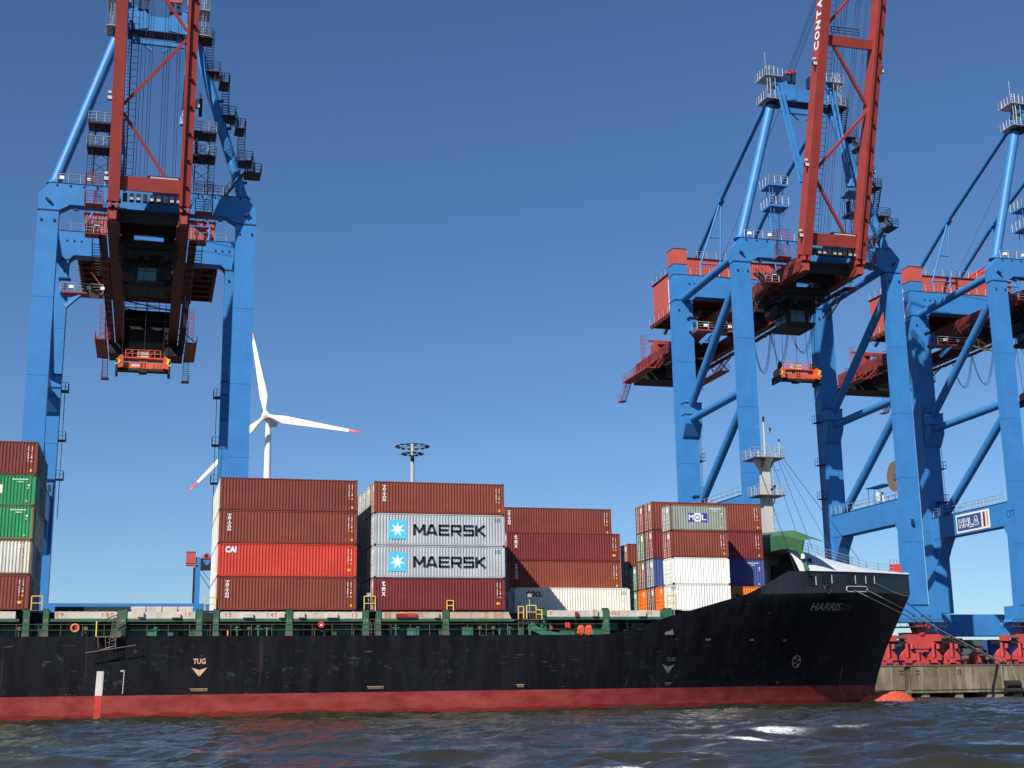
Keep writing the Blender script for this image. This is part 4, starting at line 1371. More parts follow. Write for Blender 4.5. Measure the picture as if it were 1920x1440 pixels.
# stack next to the bow
G4 = 'containers in the stack next to the bow'
X4, Y4 = 49.81, 122.94
stack(X4, Y4, 9.15, [
    (F20, ST, 'white', 'lower of the two short white containers next to the bow', dict(doormat='c_white', bars='barw')),
    (F20, ST, 'white', 'upper of the two short white containers next to the bow', dict(doormat='c_white', bars='barw')),
    (F20, ST, 'brown2', 'short red-brown container between the white pair and the grey-green one', dict(code=0)),
    (F20, ST, 'sage', 'short grey-green container with blue and white letter squares', dict(code=2, logo=logo_mol, frame='c_frame_rust', bars='barw', doormat='c_greyd'))], G4)
stack(X4, Y4 + 2.5, 9.15, [(F40, ST, 'orange', 'long orange container whose right half shows above the bow bulwark', dict(bars='c_orange'))], G4)
stack(X4, Y4 + 4.89, 9.2, [
    (F40, ST, 'brownd', 'dark red door end between the two orange ones, bottom tier near the bow', dict()),
    (F40, HC, 'blue', 'dark blue container with grey doors, half in shadow next to the bow', dict(doormat='c_slate', bars='barw', code=2)),
    (F40, HC, 'maroon', 'maroon-brown container above the blue one next to the bow', dict(code=0)),
    (F40, HC, 'brown2', 'rust-orange container behind the grey-green one, on top by the bow', dict(code=0))], G4)
stack(X4, Y4 + 7.4, 9.2, [
    (F40, ST, 'orange', 'orange door end at the bottom, left of the dark red one', dict(bars='c_orange')),
    (F40, HC, 'brownd', 'dark red-brown door end above the left orange one', dict()),
    (F40, HC, 'dgreen', 'green door end high up with red-brown boxes above and beside it', dict(bars='barw')),
    (F40, HC, 'brown2', 'red-brown door end on top, leftmost of the tallest columns by the bow', dict())], G4)
stack(X4, Y4 + 9.9, 9.2, [
    (F40, ST, 'dgreen', 'lower of two dark green door ends at the left of the bow stack', dict(bars='barw')),
    (F40, ST, 'dgreen', 'upper of two dark green door ends at the left of the bow stack', dict(bars='barw'))], G4)
stack(X4, Y4 + 12.4, 9.2, [
    (F40, ST, 'brownd', 'brown door end at the bottom of the farthest row of the bow stack', dict()),
    (F40, ST, 'maroon', 'maroon door end in the middle of the farthest row of the bow stack', dict()),
    (F40, ST, 'brown2', 'red-brown container on top of the farthest row of the bow stack, partly shaded', dict())], G4)

# ------------------------------------------------------------------ quay cranes
FY = 155.0


def crane(cx, label, pylon=False, letters=False, sign=False, hood=False, tilt=16.5):
    t = thing('quay_crane', label, 'crane', (cx, FY, QZ), 'quay cranes with raised booms')
    W = lambda x, y, z: (cx + x, FY + y, z)
    bx = lambda b, x0, x1, y0, y1, z0, z1, m=0: b.box(cx + x0, cx + x1, FY + y0, FY + y1, z0, z1, m)
    BL, DK = M['blue'], M['bluedark']
    # --- legs
    for sx in (-1, 1):
        b = MB()                                        # seaside leg
        xo, xi = 12.45, 10.1
        bx(b, sx * xi, sx * xo, 0, 1.42, 11.85, 56.85)
        b.prism([(FY + 1.42, 26.2), (FY + 1.42, 11.85), (FY + 2.5, 11.85), (FY + 2.1, 24.5)], 'x', cx + sx * xi, cx + sx * xo)
        bx(b, sx * (xi - 0.05), sx * (xo + 0.05), -0.06, 1.5, 56.85, 57.0, 1)
        for k in (0.45, 1.9): bx(b, sx * (xi + k) - 0.1, sx * (xi + k) + 0.1, -0.12, 0, 55.55, 55.85, 1)
        bx(b, sx * (xi - 0.02), sx * (xo + 0.02), -0.02, 2.52, 11.8, 11.92, 1)
        bx(b, sx * (xi + 0.9) - 0.15, sx * (xi + 0.9) + 0.15, -0.3, 0, 22.2, 23.0, 1)
        for z in (20, 28.5, 37.2, 46.4): bx(b, sx * (xi - 0.004), sx * (xo + 0.004), -0.006, 1.43, z, z + 0.035, 1)
        b.build('leg', [BL, DK], t)
        b = MB()                                        # landside leg
        xo, xi = 12.75, 10.0
        bx(b, sx * xi, sx * xo, 20, 22.1, 11.94, 57.3)
        bx(b, sx * (xi - 0.05), sx * (xo + 0.05), 19.94, 22.16, 57.3, 57.45, 1)
        bx(b, sx * (xi - 0.1), sx * (xo - 0.25), 18.6, 20, 38.6, 41.6)
        b.prism([(FY + 18.6, 38.6), (FY + 20, 38.6), (FY + 20, 36.6), (FY + 19.6, 37.0)], 'x', cx + sx * (xi - 0.1), cx + sx * (xo - 0.25), 0)
        bx(b, sx * (xi - 0.16), sx * (xo - 0.2), 18.5, 20, 41.6, 41.72, 1)
        bx(b, sx * (xi - 0.16), sx * (xo - 0.2), 18.5, 20, 39.9, 40.0, 1)
        for z in (24, 33, 48.0): bx(b, sx * (xi - 0.004), sx * (xo + 0.004), 19.99, 22.1, z, z + 0.035, 1)
        for k in (0.5, 2.2): bx(b, sx * (xi + k) - 0.12, sx * (xi + k) + 0.12, 19.88, 20, 55.7, 56.0, 1)
        b.build('leg', [BL, DK], t)
    # --- portal beams
    b = MB()
    for sx in (-1, 1):
        b.prism([(cx + sx * 12.45, 57.0), (cx + sx * 12.45, 58.9), (cx + sx * 11.3, 60.3), (cx, 60.3), (cx, 57.72), (cx + sx * 9.0, 57.72), (cx + sx * 9.15, 57.55), (cx + sx * 10.1, 57.0)], 'y', FY + 0.0, FY + 1.55)
        bx(b, sx * 8.0, sx * 8.5, 0.3, 0.9, 57.3, 57.72, 0)
        bx(b, sx * 11.35, 0, -0.05, 1.6, 60.3, 60.37, 1)
        b.bar(W(sx * 11.6, -0.2, 58.3), W(sx * 11.1, -0.2, 57.9), 0.35, 0.25, 1)
        for k in range(6): bx(b, sx * (3 + k * 1.5) - 0.09, sx * (3 + k * 1.5) + 0.09, -0.1, 0, 59.95, 60.15, 1)
    b.build('portal_beam', [BL, DK], t)
    b = MB()
    for sx in (-1, 1):
        b.prism([(cx + sx * 12.75, 57.45), (cx + sx * 12.75, 61.3), (cx, 61.3), (cx, 58.05), (cx + sx * 9.4, 58.05), (cx + sx * 10.0, 57.45)], 'y', FY + 20.0, FY + 22.1)
        bx(b, sx * 12.8, 0, 19.95, 22.15, 61.3, 61.37, 1)
        for k in range(3): bx(b, sx * (8.6 + k * 0.9) - 0.1, sx * (8.6 + k * 0.9) + 0.1, 19.9, 20, 59.9, 60.1, 1)
    b.build('portal_beam', [BL, DK], t)
    if pylon:
        b = MB(); bx(b, -12.75, -10.6, 20.0, 22.1, 61.38, 62.85); b.build('beam_cabinet', [BL], t)
        b = MB(); bx(b, -12.8, -10.55, 19.95, 22.15, 62.95, 65.25); bx(b, -12.84, -10.5, 19.9, 22.2, 65.25, 65.33, 1); bx(b, -12.78, -10.57, 19.97, 22.13, 62.85, 62.95, 1)
        b.build('counterweight_box', [M['coral'], DK], t)
    # --- braces and lower beams on both sides
    for sx in (-1, 1):
        x = sx * 11.35
        for p, q, r in (((x, 1.0, 58.3), (x, 20.0, 57.6), 0.55), ((x, 1.2, 55.4), (x, 19.6, 40.9), 0.58), ((x, 1.4, 39.65), (x, 19.0, 39.3), 0.55), ((x, 1.3, 38.3), (x, 18.6, 25.7), 0.58)):
            b = MB(); b.tube(W(*p), W(*q), r, 16); b.build('brace_tube', [BL], t)
        b = MB()
        bx(b, sx * 10.35, sx * 12.3, 1.42, 20.0, 22.75, 25.9)
        b.prism([(FY + 1.42, 22.75), (FY + 3.2, 22.75), (FY + 2.3, 21.0), (FY + 1.42, 20.2)], 'x', cx + sx * 10.4, cx + sx * 12.25)
        b.prism([(FY + 20, 22.75), (FY + 17.4, 22.75), (FY + 18.6, 21.2), (FY + 20, 18.9)], 'x', cx + sx * 10.4, cx + sx * 12.25)
        bx(b, sx * 10.3, sx * 12.36, 1.42, 20, 25.9, 25.97, 1)
        b.build('side_beam', [BL, DK], t)
        b = MB()
        for xx in (10.45, 12.2): b.rail(W(sx * xx, 2.2, 25.97), W(sx * xx, 17.2, 25.97), 1.1, 10, 0.035, 0, 1)
        for xx in (10.2, 12.3): b.rail(W(sx * xx, 17.2, 25.97), W(sx * xx, 19.6, 25.97), 1.2, 3, 0.035, 0, 2)
        b.build('walkway_railing', [M['galv']], t)
        b = MB()
        for z0 in (28.5, 33.5, 39.9):
            bx(b, sx * 9.1, sx * 9.98, 20.1, 21.6, z0, z0 + 0.1)
            b.rail(W(sx * 9.1, 20.1, z0), W(sx * 9.1, 21.6, z0), 1.1, 3, 0.03); b.rail(W(sx * 9.1, 20.1, z0), W(sx * 9.98, 20.1, z0), 1.1, 2, 0.03)
            b.ladder(W(sx * 9.5, 20.6, z0 - 5), W(sx * 9.5, 20.6, z0 + 1.1), (0, 1, 0), 0.5, 0.4, 0.03)
        b.build('access_ladder', [M['grate']], t)
    # small electrical cabin at the foot of the landside left leg
    for x, z in ((-10.7, 26.0), (-10.3, 52.3)):
        b = MB(); bx(b, x - 0.5, x + 0.55, 19.2, 19.98, z + 0.25, z + 2.1); bx(b, x - 0.1, x + 0.3, 19.17, 19.2, z + 0.8, z + 1.6, 1); bx(b, x - 0.75, x + 0.7, 19.0, 19.98, z + 2.15, z + 2.35, 1)
        b.build('switch_cabinet', [BL, DK], t)
    # --- sills and bogies
    for y0, y1, zb in ((0.1, 1.9, 9.7), (20.0, 22.1, 8.7)):
        b = MB(); bx(b, -14.3, 14.3, y0, y1, zb, 11.8)
        for sx in (-1, 1):
            b.prism([(cx + sx * 9.4, 11.8), (cx + sx * 13.2, 11.8), (cx + sx * 14.6, zb), (cx + sx * 8.4, zb)], 'y', y0 + FY - 0.06, y1 + FY + 0.06)
            for k in (-1.2, 0, 1.2): bx(b, sx * 11.3 + k - 0.08, sx * 11.3 + k + 0.08, y0 - 0.14, y0, 10.35, 10.6, 1)
        bx(b, -14.4, 14.4, y0 - 0.08, y1 + 0.08, zb - 0.08, zb, 1)
        b.build('sill_beam', [BL, DK], t)
        for sx in (-1, 1):
            ox = sx * 11.3
            yc = (y0 + y1) / 2
            b = MB()
            q = lambda P, ya, yb, m=0: b.prism([(cx + ox + px, pz) for px, pz in P], 'y', FY + ya, FY + yb, m)
            q([(-1.0, zb - 0.1), (1.0, zb - 0.1), (0.45, zb - 1.5), (0.2, zb - 1.75), (-0.2, zb - 1.75), (-0.45, zb - 1.5)], yc - 0.75, yc + 0.75)
            q([(-2.6, 8.35), (2.6, 8.35), (2.6, 7.4), (1.0, 6.3), (-1.0, 6.3), (-2.6, 7.4)], yc - 0.62, yc + 0.62)
            q([(-0.9, 6.3), (0.9, 6.3), (0.9, 5.9), (-0.9, 5.9)], yc - 0.5, yc + 0.5)
            b.tube(W(ox, yc - 0.82, zb - 1.35), W(ox, yc + 0.82, zb - 1.35), 0.3, 14)
            for s2 in (-1, 1):
                o2 = ox + s2 * 3.25
                bx(b, o2 - 2.5, o2 + 2.5, yc - 0.5, yc + 0.5, 6.9, 7.25, 1)
                for s3 in (-1, 1):
                    o3_ = o2 + s3 * 1.35
                    bx(b, o3_ - 0.95, o3_ + 0.95, yc - 0.42, yc + 0.42, 4.85, 5.45)
                    b.prism([(cx + o3_ - 0.95, 5.45), (cx + o3_ + 0.95, 5.45), (cx + o3_ + 0.3, 6.3), (cx + o3_ - 0.3, 6.3)], 'y', FY + yc - 0.35, FY + yc + 0.35)
                    b.tube(W(o3_ - 0.45, yc - 0.75, 5.2), W(o3_ - 0.45, yc - 0.75, 7.0), 0.2, 10)
                    b.tube(W(o3_ + 0.4, yc - 0.55, 6.3), W(o3_ + 0.4, yc - 0.55, 6.9), 0.24, 10)
                    bx(b, o3_ - 0.75, o3_ - 0.1, yc - 1.0, yc - 0.45, 4.5, 5.1)
                bx(b, o2 - 0.9, o2 + 0.9, yc - 0.75, yc + 0.4, 7.6, 7.95, 2)
                bx(b, o2 - 1.6, o2 - 0.5, yc - 0.8, yc - 0.1, 7.25, 8.0)
            b.tube(W(ox + 6.2 * sx, yc, 5.1), W(ox + 6.9 * sx, yc, 5.1), 0.3, 10, 2)
            bo = b.build('bogie', [M['bogie'], M['black'], M['steel']], t)
            for k in range(8):
                xw = ox - 5.25 + k * 1.5
                wb = MB(); wb.tube(W(xw, yc - 0.16, 4.5), W(xw, yc + 0.16, 4.5), 0.43, 18); wb.tube(W(xw, yc - 0.24, 4.5), W(xw, yc + 0.24, 4.5), 0.17, 10)
                wb.build('wheel', [M['bogie']], bo)
    b = MB()
    for sx in (-1, 1): bx(b, sx * 11.3 - 3.4, sx * 11.3 + 3.4, -0.35, 2.2, 9.0, 9.12); b.rail(W(sx * 11.3 - 3.4, -0.35, 9.1), W(sx * 11.3 + 3.4, -0.35, 9.1), 0.9, 8, 0.03)
    b.build('bogie_walkway', [M['grate']], t)

    # --- fixed girders
    GX = 3.97
    for sx in (-1, 1):
        b = MB()
        bx(b, sx * (GX - 0.65), sx * (GX + 0.65), -2.6, 58.5, 55.2, 57.2)
        b.prism([(FY - 3.6, 55.7), (FY - 2.6, 55.2), (FY - 2.6, 57.2), (FY - 3.6, 56.6)], 'x', cx + sx * (GX - 0.5), cx + sx * (GX + 0.5))
        bx(b, sx * (GX - 0.8), sx * (GX - 0.62), -2.6, 58.5, 55.0, 55.2)
        b.build('girder', [M['girder']], t)
        b = MB()       # hinge
        bx(b, sx * GX - 0.55, sx * GX - 0.2, -4.3, -2.4, 56.3, 58.3); bx(b, sx * GX + 0.2, sx * GX + 0.55, -4.3, -2.4, 56.3, 58.3)
        b.tube(W(sx * GX - 0.8, -3.4, 57.4), W(sx * GX + 0.8, -3.4, 57.4), 0.3, 12)
        bx(b, sx * GX - 0.4, sx * GX + 0.4, -4.0, -2.6, 55.0, 56.0)
        b.build('boom_hinge', [M['red']], t)
        b = MB()       # walkway outside the girder with railings
        xw0, xw1 = (GX + 0.75, GX + 1.7)
        bx(b, sx * xw0, sx * xw1, 1.8, 57, 54.9, 55.0)
        b.rail(W(sx * xw1, 1.8, 55), W(sx * xw1, 57, 55), 1.1, 30, 0.035, 0, 2)
        for k in range(20): b.bar(W(sx * xw0, 2 + k * 2.9, 54.7), W(sx * xw1, 2 + k * 2.9, 54.85), 0.12, 0.12)
        b.build('girder_walkway', [M['reddark']], t)
    b = MB()
    for y in (-1.6, 2.4, 12.5, 17.5, 23.5, 41.0, 44.5, 48.0, 52.0, 55.0, 58.0):
        bx(b, -GX + 0.65, GX - 0.65, y - 0.3, y + 0.3, 55.5, 56.9)
        if y > 40: b.rail(W(-GX + 0.65, y, 57.0), W(GX - 0.65, y, 57.0), 1.3, 5, 0.05, 0, 2)
    for y in range(0, 58, 4):
        b.bar(W(-GX + 0.65, y, 56.9), W(GX - 0.65, y + 4, 56.9), 0.14, 0.14)
    b.build('girder_crossbeam', [M['black']], t)  # black colour stands in for the shade between the girders
    # --- machinery house on the girders
    b = MB()
    bx(b, -9.1, 9.1, 24.0, 39.6, 58.5, 58.85, 1)
    bx(b, -8.5, 8.5, 24.3, 39.2, 58.85, 65.4, 0)
    bx(b, -8.7, 8.7, 24.1, 39.4, 65.4, 65.52, 1)
    n = 40
    for i in range(n):
        x = -8.4 + i * 16.8 / n
        bx(b, x, x + 0.16, 24.24, 24.3, 59.2, 65.3, 0)
    for x in (-9.0, 9.0):
        for i in range(12): bx(b, x - 0.1, x + 0.1, 24.2 + i * 1.3, 24.9 + i * 1.3, 58.2, 58.5, 1)
    for i in range(6): bx(b, -8.6, 8.6, 25 + i * 2.6, 25.3 + i * 2.6, 58.1, 58.5, 1)
    bx(b, -6, 6, 26, 37, 57.2, 58.1, 1)
    hs = b.build('machinery_house', [M['coral'], M['reddark']], t)
    b = MB()
    b.rail(W(-8.6, 24.2, 65.52), W(8.6, 24.2, 65.52), 1.1, 12, 0.035, 0, 2); b.rail(W(-8.6, 24.2, 65.52), W(-8.6, 39, 65.52), 1.1, 9, 0.035, 0, 2)
    b.rail(W(-9.1, 24.0, 58.85), W(9.1, 24.0, 58.85), 1.1, 12, 0.035, 0, 2); b.rail(W(-9.1, 24.0, 58.85), W(-9.1, 39.6, 58.85), 1.1, 9, 0.035, 0, 2)
    b.build('house_railing', [M['galv']], hs)
    b = MB()     # white square frame emblem on the end wall
    for (y0, y1, z0, z1) in ((26.6, 32.6, 63.9, 64.5), (26.6, 32.6, 59.5, 60.1), (26.6, 27.2, 60.1, 63.9), (32.0, 32.6, 60.1, 63.9), (28.1, 31.1, 62.6, 63.0), (28.1, 28.5, 61.0, 62.6), (30.7, 31.1, 61.0, 62.6)):
        bx(b, -8.53, -8.5, y0, y1, z0, z1)
    b.build('wall_emblem', [M['white']], hs)
    if hood:
        b = MB()
        b.prism([(cx + 5.2, 66.3), (cx + 5.2, 67.8), (cx + 6.5, 69.0), (cx + 8.2, 69.0), (cx + 8.2, 66.3)], 'y', FY + 26, FY + 32)
        bx(b, 5.3, 8.1, 26.1, 31.9, 65.53, 66.3, 1)
        b.build('roof_hood', [M['c_redb'], M['black']], hs)
    # rear platforms and counterweight at the landside end
    b = MB()
    bx(b, -7.4, -5.7, 46, 58, 53.6, 53.75); bx(b, 5.7, 7.4, 46, 58, 53.6, 53.75)
    bx(b, -5.5, 5.5, 52.5, 57.5, 53.2, 54.9, 1)
    bx(b, -2.5, 2.8, 44, 50, 53.0, 54.9, 1)
    for sx in (-1, 1):
        b.rail(W(sx * 7.4, 46, 53.75), W(sx * 7.4, 58, 53.75), 1.1, 9, 0.04, 0, 2)
        for y in (46, 50, 54, 58): b.bar(W(sx * 7.3, y, 53.7), W(sx * 4.6, y, 56.0), 0.12, 0.12)
        b.ladder(W(sx * 6.5, 50, 53.7), W(sx * 6.5, 50, 60.0), (1, 0, 0), 0.7, 0.35, 0.04)
        b.ladder(W(sx * 6.5, 49.3, 55.5), W(sx * 6.5, 49.3, 60.0), (1, 0, 0), 1.0, 0.7, 0.03)
        b.stairs(W(sx * 5.5, 42, 55), W(sx * 5.5, 46.5, 53.7), (1, 0, 0), 0.8, 12)
        b.stairs(W(sx * 6.2, 57.8, 53.7), W(sx * 6.2, 61.0, 51.2), (1, 0, 0), 0.8, 9)
        bx(b, sx * 5.6, sx * 6.8, 60.8, 62.4, 51.1, 51.2)
        b.rail(W(sx * 6.8, 60.8, 51.2), W(sx * 6.8, 62.4, 51.2), 1.1, 3, 0.035)
    b.build('rear_platform', [M['red'], M['black']], t)
    b = MB()       # rope sheave gear above the rear end
    for x in (-3.1, -2.4, 2.4, 3.1):
        bx(b, x - 0.25, x + 0.25, 51, 54.5, 57.2, 59.6)
        b.tube(W(x - 0.1, 52.7, 59.3), W(x + 0.1, 52.7, 59.3), 0.8, 14)
    bx(b, -3.4, 3.4, 50.6, 51.0, 59.0, 59.3); bx(b, -3.4, 3.4, 55, 55.4, 60.6, 60.9)
    b.build('sheave_frame', [M['red']], t)
    b = MB()
    for k in range(7):
        a = k * math.pi / 3.5
    b.tube(W(0.6, 53, 57.0), W(0.6, 53, 59.4), 0.55, 10, 0)
    b.build('rear_cage', [M['galv']], t)

    # --- boarding platform, stair flights under the portal beam
    b = MB()
    bx(b, -10.6, -5.4, 17.2, 19.2, 52.1, 52.3)
    b.rail(W(-10.6, 17.2, 52.3), W(-5.4, 17.2, 52.3), 1.1, 4, 0.05, 1, 2); b.rail(W(-10.6, 17.2, 52.3), W(-10.6, 19.2, 52.3), 1.1, 2, 0.04, 1, 1)
    b.bar(W(-10, 18, 50.4), W(-8.2, 17.6, 52.1), 0.5, 0.5, 2); b.bar(W(-5.6, 17.3, 53.2), W(-7.0, 17.3, 55.0), 0.12, 0.12)
    for x in (-9.6, -7.4, -5.8): bx(b, x, x + 0.55, 17.1, 17.2, 52.7, 53.1, 3)
    b.build('boarding_platform', [M['red'], M['galv'], BL, M['white']], t)
    b = MB()
    b.stairs(W(-6.0, 10, 52.3), W(-6.0, 5.2, 55.0), (1, 0, 0), 1.0, 12, 0)
    b.stairs(W(-6.2, 11, 49.8), W(-6.2, 16, 52.3), (1, 0, 0), 1.0, 12, 0)
    b.stairs(W(-6.5, 2.5, 55.0), W(-6.5, 6.0, 57.6), (1, 0, 0), 1.0, 10, 0)
    bx(b, -7.2, -5.2, 1.6, 3.2, 54.9, 55.0, 1)
    b.rail(W(-7.2, 1.6, 55.0), W(-5.2, 1.6, 55.0), 1.1, 3, 0.05, 2, 2); b.rail(W(-7.2, 1.6, 55.0), W(-7.2, 3.2, 55.0), 1.1, 2, 0.05, 2, 2)
    b.stairs(W(6.0, 10, 52.8), W(6.0, 5.2, 55.0), (1, 0, 0), 0.9, 10, 0)
    bx(b, 4.9, 6.8, 1.6, 3.4, 54.9, 55.0, 1)
    b.build('stair_flight', [M['steel'], M['red'], M['galv']], t)
    b = MB()
    b.rail(W(-10.6, 0.2, 60.37), W(-5.2, 0.2, 60.37), 1.15, 5, 0.045, 0, 1); b.rail(W(-3.2, 0.3, 60.37), W(3.2, 0.3, 60.37), 1.15, 6, 0.04, 0, 2); b.rail(W(5.0, 0.2, 60.37), W(8.5, 0.2, 60.37), 1.15, 4, 0.04, 0, 1)
    b.rail(W(-10, 20.2, 61.37), W(10, 20.2, 61.37), 1.1, 14, 0.035, 0, 1)
    b.build('beam_railing', [M['galv']], t)
    for sx in (-1, 1):       # caged ladders at the boom foot
        b = MB()
        xa, xb = sx * 5.2, sx * 7.2
        for z0 in (57.2, 59.4):
            b.rail(W(xa, -2.6, z0), W(xb, -2.6, z0), 1.5, 3, 0.05, 0, 4); b.rail(W(xb, -2.6, z0), W(xb, -1.0, z0), 1.5, 2, 0.05, 0, 4)
        bx(b, xa, xb, -2.6, -1.0, 57.15, 57.22)
        b.build('hinge_cage', [M['red']], t)
    b = MB()
    for x in (-10.0, -7.0, 0.8): bx(b, x - 0.25, x + 0.25, -0.2, 0.1, 60.75, 61.15)
    for x, y, z in ((-5.9, 1.55, 55.9), (5.6, 1.55, 55.6)): bx(b, x - 0.3, x + 0.3, y - 0.1, y, z, z + 0.5)
    b.build('work_lamp', [M['white']], t)

    # --- raised boom
    th = R(tilt)
    hp = Vector(W(0, -2.6, 57.5))
    dirv = Vector((0, -math.sin(th), math.cos(th))); nrm = Vector((0, -math.cos(th), -math.sin(th)))
    LB = 47
    def bp(x, l, d=0.0):   # d: distance in front of the boom's rear face
        return Vector((cx + x, hp.y, hp.z)) + dirv * l + nrm * d
    for sx in (-1, 1):
        b = MB()
        x0, x1 = sx * GX - 0.64, sx * GX + 0.64
        v = [bp(x0, 0, 0), bp(x1, 0, 0), bp(x1, 0, 1.85), bp(x0, 0, 1.85), bp(x0, LB, 0), bp(x1, LB, 0), bp(x1, LB, 1.6), bp(x0, LB, 1.6)]
        b.mesh(v, [(0, 1, 2, 3), (7, 6, 5, 4), (0, 4, 5, 1), (1, 5, 6, 2), (2, 6, 7, 3), (3, 7, 4, 0)])
        if sx > 0:     # rail flange with lugs on the inner side
            v = [bp(x0 - 0.02, 0, 1.87), bp(x0 + 0.34, 0, 1.87), bp(x0 + 0.34, 0, 2.1), bp(x0 - 0.02, 0, 2.1), bp(x0 - 0.02, LB, 1.62), bp(x0 + 0.34, LB, 1.62), bp(x0 + 0.34, LB, 1.85), bp(x0 - 0.02, LB, 1.85)]
            b.mesh(v, [(0, 1, 2, 3), (7, 6, 5, 4), (0, 4, 5, 1), (1, 5, 6, 2), (2, 6, 7, 3), (3, 7, 4, 0)])
        for k in range(14):
            l = 2.0 + k * 3.1
            if sx > 0: b.bar(bp(sx * GX + 0.1, l, 1.8), bp(sx * GX + 0.1, l + 0.35, 1.95), 0.22, 0.3, 1)
        g = b.build('boom_girder', [M['red'], M['reddark']], t)
        lf = MB()
        for l in (11.4, 24.5, 2.2 if sx < 0 else 35):
            c = bp(sx * (GX + 0.9), l, 1.3)
            lf.box(c.x - 0.3, c.x + 0.3, c.y - 0.3, c.y, c.z, c.z + 0.55, 0); lf.box(c.x - 0.24, c.x + 0.24, c.y - 0.34, c.y - 0.3, c.z + 0.06, c.z + 0.48, 1)
            lf.bar((c.x - sx * 0.4, c.y - 0.1, c.z + 0.75), (c.x, c.y - 0.1, c.z + 0.55), 0.08, 0.08, 0); lf.box(c.x - 0.2, c.x + 0.15, c.y - 0.3, c.y, c.z + 0.8, c.z + 1.1, 2)
            lf.bar((c.x - sx * 0.45, c.y - 0.15, c.z + 0.9), (c.x, c.y - 0.15, c.z + 0.9), 0.07, 0.07, 0)
        lf.build('floodlight', [M['black'], M['lampglass'], M['mast']], g)
        if letters and sx < 0:
            b = MB()
            xf = cx - GX - 0.64 - 0.012
            l0 = 26.6
            for i, ch in enumerate('CONTAINER'):
                lo = l0 + i * 1.36
                def fn(u, v, lo=lo):
                    # letters run up the side face: text advances along the boom, its top points aft
                    p = bp(0, lo + u * 1.1, 0.28 + (1 - v) * 1.3)
                    return (xf, p.y, p.z)
                put_text(b, ch, fn, 0.04)
            b.build('lettering', [M['white']], g)
    def br(p, q, w_=0.34, name='boom_brace', mt='red'):
        b = MB(); b.bar(p, q, w_, w_ * 1.1, 0, up=tuple(nrm)); b.build(name, [M[mt]], t)
    xi = GX - 0.64
    for l0, s0, l1 in ((0.9, 1, 10.2), (11.2, -1, 19.3), (20.3, 1, 29.0), (30, -1, 38.5), (39, 1, 46)):
        br(bp(s0 * xi, l0, 0.9), bp(-s0 * xi, l1, 0.9))
    b = MB()
    v = [bp(-xi, 1.4, 0.3), bp(xi, 1.4, 0.3), bp(xi, 1.4, 1.3), bp(-xi, 1.4, 1.3), bp(-xi, 3.0, 0.3), bp(xi, 3.0, 0.3), bp(xi, 3.0, 1.3), bp(-xi, 3.0, 1.3)]
    b.mesh(v, [(0, 1, 2, 3), (7, 6, 5, 4), (0, 4, 5, 1), (1, 5, 6, 2), (2, 6, 7, 3), (3, 7, 4, 0)])
    for k in range(9):
        x = -xi + 0.6 + k * 0.75
        p = bp(x, 0.9, 1.2); b.box(p.x - 0.25, p.x + 0.25, p.y, p.y + 0.6, p.z - 0.7, p.z + 0.2, 1)
        if k % 3: b.box(p.x - 0.2, p.x + 0.2, p.y - 0.1, p.y, p.z - 0.6, p.z - 0.3, 2)
    p0, p1 = bp(-xi, 3.1, 1.0), bp(xi, 3.1, 1.0)
    b.box(p0.x + 3.0, p1.x, p0.y - 0.2, p0.y + 0.9, p0.z, p0.z + 0.15, 1); b.box(p0.x + 3.3, p1.x - 0.2, p0.y - 0.25, p0.y - 0.2, p0.z - 0.18, p0.z - 0.02, 2)
    b.build('boom_crossbeam', [M['red'], M['black'], M['galv']], t)
    b = MB()
    v = [bp(-xi, 27.5, 0.3), bp(xi, 27.5, 0.3), bp(xi, 27.5, 1.2), bp(-xi, 27.5, 1.2), bp(-xi, 28.7, 0.3), bp(xi, 28.7, 0.3), bp(xi, 28.7, 1.2), bp(-xi, 28.7, 1.2)]
    b.mesh(v, [(0, 1, 2, 3), (7, 6, 5, 4), (0, 4, 5, 1), (1, 5, 6, 2), (2, 6, 7, 3), (3, 7, 4, 0)])
    p0, p1 = bp(-xi, 28.9, 0.6), bp(xi * 0.5, 28.9, 0.6)
    b.rail(p0, p1, 1.2, 6, 0.06, 1, 2)
    b.build('boom_crossbeam', [M['red'], M['black']], t)
    b = MB()     # ladder up the left girder, inside
    b.ladder(bp(-xi + 0.95, 3.2, 0.5), bp(-xi + 0.95, LB, 0.5), (1, 0, 0), 0.75, 0.75, 0.035)
    b.ladder(bp(-xi + 0.25, 3.2, 0.2), bp(-xi + 0.25, LB, 0.2), (1, 0, 0), 0.5, 0.4, 0.035)
    b.build('boom_ladder', [M['black']], t)
    # boom and hoist ropes
    b = MB()
    for x in (-1.7, -1.25, -0.75, -0.45, 0.9, 1.25, 1.55, 2.45, 2.75):
        b.tube(bp(x, 1.5, 0.6), bp(x * 0.9, LB, 0.4), 0.028, 4, cap=False)
    b.build('boom_rope', [M['rope']], t)

    # --- A-frame, stays
    AX = [(-1, 1.1), (1, 1.1)]
    for sx in (-1, 1):
        b = MB(); b.tube(W(sx * 10.9, 1.0, 60.3), W(sx * 4.75, 1.9, 80.6), 0.64, 20)
        b.tube(W(sx * 4.75, 1.9, 80.6), W(sx * 4.45, 1.95, 81.6), 0.68, 14, 1)
        b.tube(W(sx * 10.95, 0.99, 60.25), W(sx * 10.8, 1.02, 60.7), 0.9, 16, 0, 0.66)
        for z in (62.6, 65.6, 69.5, 73.0, 76.6):
            k = (z - 60.3) / 20.3; xx = 10.9 + (4.75 - 10.9) * k
            if sx > 0: b.bar(W(xx + 0.5, 1.2, z), W(xx + 1.1, 1.2, z + 0.1), 0.3, 0.3, 1)
        b.build('mast_leg', [BL, DK], t)
